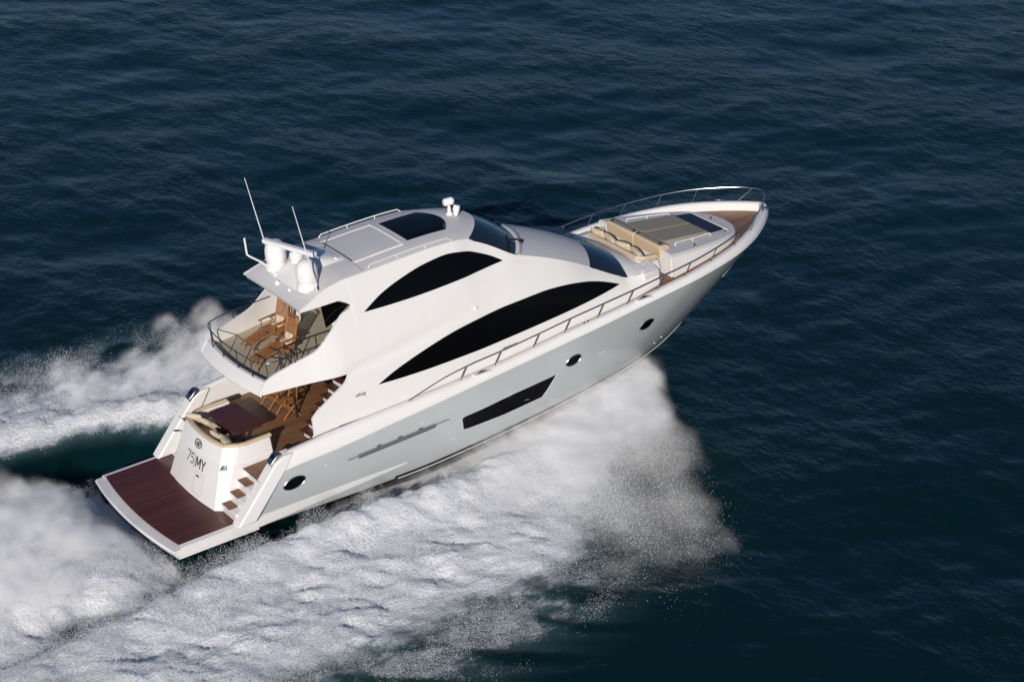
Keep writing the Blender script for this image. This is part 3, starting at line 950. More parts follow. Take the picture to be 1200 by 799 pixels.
def densify(poly, step=0.12):
    out = []
    for a, b in zip(poly, poly[1:] + poly[:1]):
        d = math.hypot(b[0] - a[0], b[1] - a[1]); k = max(1, int(d / step))
        out += [(a[0] + (b[0] - a[0]) * i / k, a[1] + (b[1] - a[1]) * i / k) for i in range(k)]
    return out
for s_ in (-1, 1):
    hull_plate('hull_window', densify([(9.50, 1.38), (9.56, 0.98), (9.75, 0.95), (11.0, 0.94), (12.42, 1.02), (12.60, 1.22), (12.92, 1.66), (11.5, 1.56), (10.2, 1.45), (9.6, 1.42)]), ['black', 'silver'], hull, frame=0.07, side=s_)
    for x, z, a, b in ((3.90, 1.33, 0.33, 0.17), (13.55, 1.92, 0.27, 0.15), (16.45, 2.12, 0.27, 0.15)):
        el = [(x + a * math.cos(k) , z + b * math.sin(k) + 0.03 * math.cos(k)) for k in lin(0, 2 * math.pi, 29)[:-1]]
        hull_plate('porthole', el, ['black', 'steel'], hull, frame=0.035, side=s_)
    vm = MB()
    q = [hull_pt(x, 1.42 + 0.032 * (x - 5.9)) for x in lin(5.95, 8.55, 20)]
    vm.grid([[p + n * 0.004 + Vector((0, 0, 0.07)) for p, n in q], [p + n * 0.07 + Vector((0, 0, 0.055)) for p, n in q], [p + n * 0.07 + Vector((0, 0, 0.02)) for p, n in q], [p + n * 0.005 + Vector((0, 0, -0.07)) for p, n in q]])
    vm.tube([hull_pt(x, 1.42 + 0.032 * (x - 5.9))[0] + Vector((0, -0.06, 0.05)) for x in lin(5.6, 9.0, 14)], 0.016, 6, 0)
    for x in (6.6, 6.68, 7.3, 7.38, 8.0, 8.08):
        p = hull_pt(x, 1.50 + 0.032 * (x - 5.9))[0]; vm.box(p - Vector((0.02, 0.05, 0.03)), p + Vector((0.02, 0.0, 0.05)))
    if s_ > 0: vm.v = [(x, -y, z) for x, y, z in vm.v]
    vm.build('engine_vent', 'ventgrey', hull, smooth=False)
    for x, z in ((4.9, 1.55), (9.2, 0.75), (8.1, 1.78), (14.6, 1.75), (14.75, 1.77), (2.75, 0.78), (17.6, 1.0), (17.3, 0.9)):
        p, n = hull_pt(x, z)
        dm = MB(); dm.tube([p, p + n * 0.02], 0.022, 8)
        if s_ > 0: dm.v = [(x, -y, z) for x, y, z in dm.v]
        dm.build('hull_outlet', 'plastic', hull)
    # anchor pocket at the bow
hull_plate('anchor_pocket', densify([(20.75, 1.85), (21.35, 2.30), (21.45, 2.2), (21.0, 1.65)], 0.1), ['plastic', 'white'], hull, frame=0.03)

# ---- flybridge deck
fd = MB()
rows = []
for x in lin(3.86, 11.0, 30):
    yy = Yfb(x, 3.95) - 0.03
    rows.append([(x - (0.16 * (1 - v * v) if x < 4 else 0), yy * v, 3.95) for v in lin(-1, 1, 9)])
fd.grid(rows)
fbd = fd.build('flybridge_floor', 'carpet', yacht, smooth=False)
ud = MB()
rows = []
for x in lin(3.56, 7.1, 20):
    yy = Yfb(x, 3.84) - 0.01
    rows.append([(x - (0.17 * (1 - v * v) if x < 4 else 0), yy * v, 3.84) for v in lin(-1, 1, 9)])
ud.grid(rows); ud.build('flybridge_underside', 'white', yacht, smooth=False)
ac = MB()
rows = []
for v in lin(-1, 1, 25):
    k = 0.17 * (1 - v * v)
    rows.append([(3.585 - k, 1.88 * v, 3.832), (3.78 - k, 1.72 * v, 4.15), (3.81 - k, 1.70 * v, 4.17), (3.90 - k, 1.64 * v, 4.165), (3.92 - k, 1.63 * v, 4.14), (3.96 - k, 1.63 * v, 3.93)])
ac.grid(rows)
ac.build('aft_coaming', 'white', yacht, angle=30)
# inner glass of the flybridge side opening
gm = MB()
for s_ in (-1, 1):
    pass
gm.prism([(5.85, 5.84), (6.34, 5.83), (6.72, 5.58), (6.30, 5.26), (5.95, 5.10)], -1.60, -1.62); pair(gm, 'side_glass', 'black', house)
# support post of the hardtop on the port side, seen under the roof
pp = MB(); pp.prism([(6.25, 3.95), (6.75, 3.95), (6.55, 6.25), (6.2, 6.25)], -1.42, -1.52)
pair(pp, 'hardtop_post', 'white', yacht, bevel=0.03)

# flybridge guard rail round the aft edge
gr = MB()
def fpath(z, end):
    pts = []
    for x in lin(end, 4.2, 10): pts.append((x, -(1.86 - 0.1 * max(0, (4.7 - x)) ), z + 0.055 * (x - 3.9)))
    pts += [(3.98, -1.74, z), (3.84, -1.62, z)]
    for v in lin(-0.8, 0.8, 15): pts.append((3.80 - 0.17 * (1 - v * v), 1.74 * v, z))
    pts += [(3.84, 1.62, z), (3.98, 1.74, z)]
    for x in reversed(lin(end + 0.25, 4.2, 10)): pts.append((x, 1.86 - 0.1 * max(0, (4.7 - x)), z + 0.055 * (x - 3.9)))
    return pts
gr.tube(fpath(4.70, 5.75), 0.017, 8)
gr.box((5.70, -1.93, 4.78), (5.80, -1.83, 4.90))
fbrail = gr.build('guard_rail', 'darksteel', yacht)
for (x, y, zb) in ((3.70, -1.2, 4.16), (3.65, -0.45, 4.16), (3.65, 0.45, 4.16), (3.70, 1.2, 4.16), (3.93, -1.70, 4.16), (3.93, 1.70, 4.16), (4.75, 1.84, 4.5), (4.75, -1.84, 4.5)):
    pm_ = MB(); pm_.tube([(x + 0.02, y, zb - 0.05), (x, y, 4.73 + 0.055 * max(0, x - 3.9))], 0.017, 7)
    pm_.build('rail_post', 'darksteel', fbrail)
# stair opening rail on the flybridge
sr = MB()
for z in (4.72, 4.35):
    sr.tube([(4.72, -1.72, z - 0.12), (4.55, -1.45, z), (4.60, -1.18, z), (5.2, -1.10, z), (6.0, -1.10, z), (6.62, -1.12, z), (6.72, -1.2, z - 0.08)], 0.021, 8)
for x, y in ((4.56, -1.42), (4.62, -1.16), (5.2, -1.10), (5.85, -1.10), (6.5, -1.12)):
    sr.tube([(x, y, 3.95), (x, y, 4.72)], 0.018, 7)
sr.build('stair_rail', 'darksteel', yacht)

# stairs from the cockpit up to the flybridge
sl = MB(); tr = []
for k in range(7):
    x0 = 5.06 + 0.185 * k; z = 1.92 + 0.222 * k
    tm = MB(); tm.prism([(x0 - 0.02, -1.05), (x0 + 0.25, -1.05), (x0 + 0.25, -2.12), (x0 + 0.10, -2.12)], z - 0.03, z + 0.015, 'z')
    tr.append(tm)
    sl.box((x0 + 0.08, -2.12, z - 0.21), (x0 + 0.17, -1.07, z - 0.031))
sl.prism([(4.88, 1.64), (4.88, 2.2), (6.45, 3.42), (6.45, 3.1), (5.3, 1.64)], -2.09, -2.13)
stairs = sl.build('flybridge_stairs', 'white', yacht, bevel=0.015)
for tm in tr: tm.build('tread', 'darktread', stairs, bevel=0.01)
po = MB(); po.tube([(5.55, 0.10, 1.66), (5.50, 0.10, 3.86)], 0.025, 8); po.build('support_pole', 'darksteel', yacht)

# ---- mast gear on the hardtop
ar = MB()
pod = []
for x, h, hw in ((5.55, 0.0, 0.75), (5.75, 0.05, 0.72), (6.05, 0.22, 0.6), (6.45, 0.24, 0.55), (6.9, 0.12, 0.6), (7.3, 0.0, 0.62)):
    pod.append([tuple(roof_top(x, hw * v) + Vector((0, 0, h * (1 - abs(v) ** 4) + 0.004))) for v in lin(-1, 1, 13)])
ar.grid(pod); ar.build('radar_plinth', 'white', roof)
for s_ in (-1, 1):
    dm = MB()
    b = roof_top(5.90, s_ * 0.90)
    dm.lathe([(r * 0.86, z * 0.9) for r, z in [(0.0, 0.86), (0.12, 0.85), (0.22, 0.80), (0.31, 0.70), (0.355, 0.57), (0.365, 0.40), (0.36, 0.22), (0.345, 0.17), (0.335, 0.16), (0.34, 0.10), (0.38, -0.02), (0.40, -0.12)]], b, 32)
    dm.build('satellite_dome', 'plastic', roof, angle=50)
rm = MB()
b = roof_top(6.15, 0.10); b.z += 0.2
rm.lathe([(0.20, 0.0), (0.17, 0.06), (0.20, 0.10), (0.21, 0.24), (0.15, 0.29), (0.09, 0.30), (0.09, 0.36), (0, 0.36)], b, 20)
cb = b + Vector((-0.16, 0.08, 0.44))
rm.box(cb - Vector((0.09, 1.0, 0.065)), cb + Vector((0.09, 1.0, 0.065)), rz=0.31)
rm.build('radar_scanner', 'plastic', roof, bevel=0.045, seg=3)
for s_ in (-1, 1):
    wm = MB()
    wm.tube([(5.95, s_ * 1.38, 6.15), (5.88, s_ * 1.38, 6.5), (5.45, s_ * 1.38, 8.86)], [0.022, 0.02, 0.010], 8)
    wm.build('whip_antenna', 'plastic', roof)
    wm = MB(); wm.tube([(5.97, s_ * 1.38, 6.10), (5.93, s_ * 1.38, 6.32)], 0.03, 8); wm.tube([(5.97, s_ * 1.32, 6.30), (6.02, s_ * 1.46, 6.06)], 0.012, 6)
    wm.build('antenna_mount', 'rubber', roof)
bk_ = MB(); bk_.tube([(5.62, 0.85, 6.20), (5.55, 1.15, 6.30), (5.42, 1.62, 6.36), (5.37, 1.68, 6.42), (5.34, 1.66, 6.95)], 0.03, 8); bk_.build('antenna_bracket', 'plastic', roof)
for x, y, r, h in ((5.62, 0.50, 0.05, 0.08), (5.45, 0.10, 0.075, 0.10), (5.48, -0.55, 0.05, 0.07), (6.85, -0.33, 0.05, 0.06), (7.10, -0.46, 0.05, 0.08)):
    nb = MB(); nb.lathe([(0, h), (r * 0.7, h * 0.9), (r, h * 0.5), (r, -0.02)], roof_top(x, y), 14)
    nb.build('gps_button', 'plastic', roof)
sl_ = MB()
b = roof_top(11.28, 0.05)
sl_.lathe([(0.11, 0), (0.10, 0.05), (0.06, 0.08), (0.055, 0.22), (0, 0.22)], b, 14)
sl_.tube([b + Vector((-0.16, 0.05, 0.40)), b + Vector((-0.11, 0.04, 0.40)), b + Vector((0.10, -0.02, 0.42)), b + Vector((0.15, -0.03, 0.42))], [0.09, 0.12, 0.12, 0.08], 14)
sl_.tube([b + Vector((0.0, 0, 0.2)), b + Vector((0.0, 0, 0.38))], 0.045, 8)
sl_.tube([b + Vector((0.1, -0.18, 0.0)), b + Vector((0.12, -0.20, 0.20)), b + Vector((0.16, -0.20, 0.32))], [0.06, 0.11, 0.10], 12)
sl_.build('searchlight', 'plastic', roof, bevel=0.01)
bl = MB(); bl.box((11.55, 1.0, 6.20), (11.75, 1.2, 6.28)); bl.tube([(11.6, 0.95, 6.26), (12.1, 0.6, 6.14)], 0.02, 6); bl.build('wiper_motor', 'rubber', roof)

# ------------------------------------------------------------------ loose furniture and cushions aboard
def teak_steamer(rot, x, y, label):
    o = empty('deck_chair', label, 'deck chair', 'teak deck chairs on the flybridge', on_boat(x, y, 3.95, rot))
    # local frame: faces +x
    s = MB()
    for k in range(8): s.box((-0.22 + 0.065 * k, -0.24, 0.375), (-0.17 + 0.065 * k, 0.24, 0.395))
    for sg in (-1, 1): s.box((-0.26, sg * 0.27 - 0.02, 0.34), (0.34, sg * 0.27 + 0.02, 0.40))
    s.build('seat', 'furn', o, bevel=0.006)
    b = MB()
    for sg in (-1, 1): b.tube([(-0.22, sg * 0.25, 0.36), (-0.30, sg * 0.25, 0.62), (-0.46, sg * 0.25, 1.12)], 0.024, 6)
    for k in range(7):
        t = -0.21 + 0.07 * k
        b.tube([(-0.235, t, 0.42), (-0.30, t, 0.62), (-0.44, t, 1.07)], 0.022, 5)
    b.tube([(-0.46, -0.27, 1.10), (-0.465, -0.12, 1.15), (-0.465, 0.12, 1.15), (-0.46, 0.27, 1.10)], 0.032, 6)
    b.tube([(-0.30, -0.26, 0.62), (-0.30, 0.26, 0.62)], 0.022, 6)
    b.build('backrest', 'furn', o)
    f = MB()
    for sg in (-1, 1): f.tube([(0.34, sg * 0.24, 0.37), (0.95, sg * 0.22, 0.27), (1.08, sg * 0.21, 0.18)], 0.022, 6)
    for k in range(9): f.box((0.38 + 0.07 * k, -0.23, 0.352 - 0.0115 * k), (0.43 + 0.07 * k, 0.23, 0.372 - 0.0115 * k))
    f.build('footrest', 'furn', o)
    for sg in (-1, 1):
        a = MB(); a.box((-0.36, sg * 0.31 - 0.035, 0.60), (0.30, sg * 0.31 + 0.035, 0.625)); a.tube([(0.22, sg * 0.30, 0.36), (0.22, sg * 0.30, 0.60)], 0.02, 6)
        a.build('arm', 'furn', o, bevel=0.006)
        l = MB(); l.tube([(-0.28, sg * 0.28, 0.0), (0.30, sg * 0.28, 0.38)], 0.024, 6); l.build('leg', 'furn', o)
        l = MB(); l.tube([(0.34, sg * 0.25, 0.0), (-0.22, sg * 0.25, 0.40)], 0.024, 6); l.build('leg', 'furn', o)
        l = MB(); l.tube([(1.02, sg * 0.20, 0.0), (0.86, sg * 0.20, 0.28)], 0.02, 6); l.build('leg', 'furn', o)
    c = MB(); c.box((-0.24, -0.17, 0.40), (-0.02, 0.17, 0.45)); c.box((-0.28, -0.15, 0.45), (-0.21, 0.15, 0.66), ry=-0.3)
    c.build('cushion', 'cream', o, bevel=0.03, seg=3)
    return o
teak_steamer(math.pi + 0.18, 5.55, 0.86, 'teak deck chair with footrest on the flybridge, the far one by the port wall')
teak_steamer(math.pi + 0.10, 5.20, -0.28, 'teak deck chair with footrest on the flybridge, the near one by the stair rail')

def folding_chair(x, y, rz, label):
    o = empty('folding_chair', label, 'chair', 'teak folding chairs in the cockpit', on_boat(x, y, 1.662, rz))
    s = MB()
    for k in range(6): s.box((-0.22 + 0.075 * k, -0.22, 0.44), (-0.16 + 0.075 * k, 0.22, 0.46))
    s.build('seat', 'furn', o)
    for sg in (-1, 1):
        l = MB(); l.tube([(-0.30, sg * 0.22, 0.0), (0.22, sg * 0.22, 0.46)], 0.026, 6); l.build('leg', 'furn', o)
        l = MB(); l.tube([(0.26, sg * 0.24, 0.0), (-0.22, sg * 0.24, 0.46)], 0.026, 6); l.build('leg', 'furn', o)
        a = MB(); a.box((-0.26, sg * 0.27 - 0.03, 0.64), (0.22, sg * 0.27 + 0.03, 0.665)); a.tube([(0.18, sg * 0.26, 0.45), (0.18, sg * 0.26, 0.64)], 0.018, 6); a.build('arm', 'furn', o)
    b = MB()
    for sg in (-1, 1): b.tube([(-0.20, sg * 0.22, 0.44), (-0.30, sg * 0.22, 0.92)], 0.022, 6)
    for k in range(4): b.tube([(-0.24 - 0.018 * k, -0.22, 0.62 + 0.085 * k), (-0.24 - 0.018 * k, 0.22, 0.62 + 0.085 * k)], 0.02, 6)
    b.build('backrest', 'furn', o)
folding_chair(5.35, 1.25, math.pi, 'teak folding chair in the cockpit under the overhang, the farther from the stairs')
folding_chair(5.45, 0.45, math.pi, 'teak folding chair in the cockpit beside the dark pole')

ct = empty('cockpit_table', 'glossy red brown wooden table in front of the stern seat', 'table', mw=on_boat(3.58, 0.08, 1.662))
t_ = MB(); t_.prism([(-0.46, -0.78), (-0.36, -0.88), (0.40, -0.88), (0.50, -0.78), (0.50, 0.78), (0.40, 0.88), (-0.36, 0.88), (-0.46, 0.78)], 0.66, 0.70, 'z')
t_.build('table_top', 'table', ct, bevel=0.012)
for yy in (-0.45, 0.45):
    l = MB(); l.lathe([(0.18, 0.0), (0.17, 0.02), (0.05, 0.04), (0.05, 0.62), (0.12, 0.66)], (0, yy, 0), 16); l.build('pedestal', 'steel', ct)

def pillow(x, y, z, rz, tilt, size, label, group, mat='cream'):
    mw = on_boat(x, y, z, rz) @ Matrix.Rotation(tilt, 4, 'Y')
    mb = MB()
    n = 12
    a, b, t = size
    for sg in (-1, 1):
        rows = []
        for i in range(n + 1):
            u = -1 + 2 * i / n
            row = []
            for j in range(n + 1):
                v = -1 + 2 * j / n
                h = (max(0, (1 - u * u) * (1 - v * v))) ** 0.42
                pin = 1 - 0.09 * (1 - abs(u) ** 2) * abs(v) ** 4
                pin2 = 1 - 0.09 * (1 - abs(v) ** 2) * abs(u) ** 4
                row.append((a * u * pin2, b * v * pin, sg * t * h))
            rows.append(row)
        mb.grid(rows)
    o = mb.build('throw_pillow', mat, None, angle=80)
    o.matrix_world = mw
    return tagged(o, label, 'pillow', group)
G = 'throw pillows on the bow seat'
pillow(17.36, 1.00, 3.66, 0.15, 1.15, (0.27, 0.30, 0.12), 'cream pillow at the port end of the bow seat', G)
pillow(17.40, 0.40, 3.64, -0.2, 1.1, (0.27, 0.30, 0.12), 'cream pillow on the bow seat, second from its port end', G)
pillow(17.40, -0.28, 3.63, 0.25, 1.1, (0.27, 0.30, 0.12), 'cream pillow on the bow seat, second from its starboard end', G)
pillow(17.42, -0.95, 3.62, -0.25, 1.05, (0.26, 0.30, 0.12), 'cream pillow at the starboard end of the bow seat', G)
G = 'throw pillows on the stern seat'
pillow(2.78, 0.98, 2.27, 0.6, 1.0, (0.24, 0.27, 0.10), 'cream pillow in the port corner of the stern seat', G)
pillow(3.00, 0.62, 2.19, 0.2, 0.7, (0.23, 0.26, 0.10), 'cream pillow lying against the corner pillow of the stern seat', G)
pillow(2.86, -0.75, 2.24, -0.3, 0.7, (0.20, 0.30, 0.10), 'cream pillow near the starboard corner of the stern seat', G)
pillow(2.82, -0.32, 2.22, 0.1, 0.9, (0.20, 0.26, 0.09), 'cream pillow in the middle of the stern seat', G)

# ------------------------------------------------------------------ the sea
#SEA
# world coordinates: x runs with the boat, y to port; the wake is the same on both sides
LAT = np.random.default_rng(11).random((64, 64, 64)).astype(np.float32)
def vnoise(x, y, z):
    x = np.asarray(x, np.float32); y = np.asarray(y, np.float32); z = np.asarray(z, np.float32)
    xi = np.floor(x).astype(np.int32); yi = np.floor(y).astype(np.int32); zi = np.floor(z).astype(np.int32)
    fx = (x - xi); fy = (y - yi); fz = (z - zi)
    fx = fx * fx * (3 - 2 * fx); fy = fy * fy * (3 - 2 * fy); fz = fz * fz * (3 - 2 * fz)
    x0, x1 = xi & 63, (xi + 1) & 63; y0, y1 = yi & 63, (yi + 1) & 63; z0, z1 = zi & 63, (zi + 1) & 63
    a = LAT[x0, y0, z0] * (1 - fx) + LAT[x1, y0, z0] * fx
    b = LAT[x0, y1, z0] * (1 - fx) + LAT[x1, y1, z0] * fx
    c = LAT[x0, y0, z1] * (1 - fx) + LAT[x1, y0, z1] * fx
    d = LAT[x0, y1, z1] * (1 - fx) + LAT[x1, y1, z1] * fx
    return (a * (1 - fy) + b * fy) * (1 - fz) + (c * (1 - fy) + d * fy) * fz
def fbm(x, y, z, octv=4, gain=0.5):
    s, a, t = 0, 1.0, 0
    for k in range(octv):
        s = s + a * vnoise(x * 2 ** k + 7.3 * k, y * 2 ** k + 3.1 * k, z * 2 ** k + 1.7 * k); t += a; a *= gain
    return s / t          # 0..1, mean 0.5
def sst(a, b, x):
    t = np.clip((x - a) / (b - a), 0, 1)
    return t * t * (3 - 2 * t)
def tab(x, T):
    return np.interp(x, [p[0] for p in T], [p[1] for p in T])

WAVES = []
wr = np.random.default_rng(5)
for k in range(120):
    lam = 0.7 * (7.0 / 0.7) ** (wr.random() ** 1.3)
    th = math.atan2(0.752, 0.515) + wr.normal(0, 0.85) + 0.25
    slope = 0.0088 * min(1, (3.0 / lam) ** 0.8)
    WAVES.append((lam, th, slope * lam / (2 * math.pi), wr.random() * 2 * math.pi))
for k in range(7):      # a little longer swell under the chop
    lam = 8 + 8 * wr.random(); th = math.atan2(0.752, 0.515) + wr.normal(0, 0.5)
    WAVES.append((lam, th, 0.012 * lam / (2 * math.pi), wr.random() * 2 * math.pi))
def waves(x, y):
    h = np.zeros_like(x); dx = np.zeros_like(x); dy = np.zeros_like(x)
    for lam, th, a, ph in WAVES:
        k = 2 * math.pi / lam
        p = k * (x * math.cos(th) + y * math.sin(th)) + ph
        sn = np.sin(p); c = np.cos(p)
        h += a * c; dx -= a * 0.75 * sn * math.cos(th); dy -= a * 0.75 * sn * math.sin(th)
    gust = 0.65 + 0.7 * fbm(x * 0.05, y * 0.05, x * 0 + 3.3, 3)
    return h * gust, dx * gust, dy * gust

YI = [(-60, 9.0), (-12, 6.8), (-6, 6.3), (-2, 5.9), (2, 5.2), (4, 4.4), (6, 3.5), (8, 2.8), (12, 2.1), (15, 1.2), (17, 0.8)]
YIS = [(-60, 7.5), (-12, 5.3), (-6, 4.6), (-2, 3.95), (2, 3.25), (5, 3.15), (8, 3.05), (11, 2.7), (13, 2.1), (15, 1.2), (17, 0.8)]
YO = [(-60, 20), (-12, 12.6), (0, 11.6), (4, 11.2), (8, 10.4), (10.5, 8.6), (12.5, 6.8), (14.5, 4.8), (16, 3.2), (17.2, 1.4)]
def flow(x, y):
    """coordinates along and across the way the thrown water runs"""
    a = np.abs(y)
    c, d = 0.75, 0.66
    return x * c + a * d, x * d - a * c
def foam_field(x, y):
    a = np.abs(y)
    u, v = flow(x, y)
    o = np.where(y < 0, 0.0, 31.0)
    n1 = fbm(u * 0.16 + 50 + o, v * 0.42, x * 0 + 9.1, 4) - 0.5
    n2 = fbm(u * 0.45 + 10 + o, v * 1.3, x * 0 + 2.2, 4) - 0.5
    aw = a + 3.0 * n1 + 1.3 * n2
    yi, yo = np.where(y < 0, tab(x, YIS), tab(x, YI)), tab(x, YO)
    inner = sst(-0.5, 0.9, a + 0.6 * n2 + 0.5 * n1 - yi)
    front = 1 - sst(15.2, 17.0, x + 2 * n1)
    side = inner * (1 - sst(-3.6, 0.6, aw - yo)) * front
    veil = 0.42 * inner * (1 - sst(0.0, 3.2, aw - yo)) * (1 - sst(11.0, 14.5, x + 3 * n1)) * sst(0.40, 0.62, n1 * 0.8 + n2 * 1.2 + 0.5)
    ww = tab(x, [(-60, 7), (-12, 4.2), (-5, 3.7), (-2, 3.4), (-0.2, 3.0)])
    stern = (1 - sst(-0.9, 0.4, aw * 1.0 - ww)) * (1 - sst(0.0, 0.45, x))
    fade = 0.75 + 0.25 * sst(-45, -10, x)
    return np.clip(np.maximum(np.maximum(side, veil), stern) * fade, 0, 1), side, stern
def wake_height(x, y):
    a = np.abs(y)
    u, v = flow(x, y)
    f, side, stern = foam_field(x, y)
    yi, yo = np.where(y < 0, tab(x, YIS), tab(x, YI)), tab(x, YO)
    o = np.where(y < 0, 0.0, 17.0)
    lump = fbm(u * 0.45 + o, v * 0.95, x * 0 + 5.5, 5, 0.56) - 0.42
    lump2 = fbm(u * 1.7 + o, v * 3.0, x * 0 + 15.5, 4, 0.6) - 0.5
    h = side * (0.24 + 0.66 * lump + 0.42 * lump2) * tab(x, [(-30, 0.35), (-4, 0.8), (4, 1.0), (12, 0.9), (17, 0.4)])
    h += 0.50 * np.exp(-((a - yi - 1.0) / 0.9) ** 2) * sst(16.5, 12, x) * sst(-6, 5, x)      # ridge of water thrown off the chine
    h -= 0.45 * np.exp(-((a - np.where(y < 0, tab(x, [(-12, 4.4), (-2, 3.7), (3, 2.7), (8, 2.0)]), tab(x, [(-12, 4.9), (-2, 4.3), (3, 3.6), (8, 2.2)]))) / 0.8) ** 2) * sst(8, 3, x) * sst(-14, -3, x)
    h -= 0.45 * sst(3.2, 2.4, a) * sst(-1.5, -0.2, x) * sst(11, 7, x)
    h += stern * (0.22 + 0.9 * lump + 0.40 * lump2) * tab(x, [(-30, 0.2), (-9, 0.6), (-4, 1.0), (-1.2, 0.7), (0, 0.35), (0.5, 0.1)])
    under = sst(2.6, 2.0, a) * sst(17.5, 13, x) * sst(-0.4, 0.4, x)      # keeps clear of the hull
    h = h * (1 - under) - under * 0.35
    return h, f

def axis(lo, hi, step, far):
    a = list(np.arange(lo, hi + 1e-6, step))
    s = step; p = a[-1]
    while p < far:
        s = min(s * 1.035, 0.42) if p < hi + 75 else s * 1.35
        p += s; a.append(p)
    s = step; p = a[0]; b = []
    while p > -far:
        s = min(s * 1.05, 0.6) if p > lo - 12 else s * 1.4
        p -= s; b.append(p)
    return np.array(list(reversed(b)) + a)
gx, gy = axis(-8.5, 21.0, 0.115, 6000), axis(-15.5, 14.0, 0.115, 6000)
X, Y = np.meshgrid(gx, gy, indexing='ij')
shp = X.shape
X = X.ravel(); Y = Y.ravel()
near = (np.abs(X) < 200) & (np.abs(Y) < 200)
H = np.zeros_like(X); DX = np.zeros_like(X); DY = np.zeros_like(X); F = np.zeros_like(X)
h, dx, dy = waves(X[near], Y[near])
wk = (X > -60) & (X < 22) & (np.abs(Y) < 24)
WH = np.zeros_like(X)
WH[wk], F[wk] = wake_height(X[wk], Y[wk])
calm = np.clip(1 - F, 0.25, 1)
H[near] = h; DX[near] = dx; DY[near] = dy
edge = np.clip((200 - np.maximum(np.abs(X), np.abs(Y))) / 60, 0, 1)
H *= edge * calm; DX *= edge * calm; DY *= edge * calm
H += WH
me = bpy.data.meshes.new('sea')
nx, ny = shp
co = np.stack([X + DX, Y + DY, H], 1).astype(np.float32)
idx = np.arange(nx * ny).reshape(nx, ny)
q = np.stack([idx[:-1, :-1], idx[1:, :-1], idx[1:, 1:], idx[:-1, 1:]], -1).reshape(-1, 4).astype(np.int32)
me.vertices.add(len(co)); me.vertices.foreach_set('co', co.ravel())
me.loops.add(q.size); me.loops.foreach_set('vertex_index', q.ravel())
me.polygons.add(len(q)); me.polygons.foreach_set('loop_start', np.arange(len(q), dtype=np.int32) * 4)
me.update(calc_edges=True)
me.polygons.foreach_set('use_smooth', np.ones(len(q), dtype=bool))
at = me.attributes.new('foam', 'FLOAT', 'POINT'); at.data.foreach_set('value', F.astype(np.float32))
sea = bpy.data.objects.new('sea', me); C.objects.link(sea); sea['kind'] = 'structure'

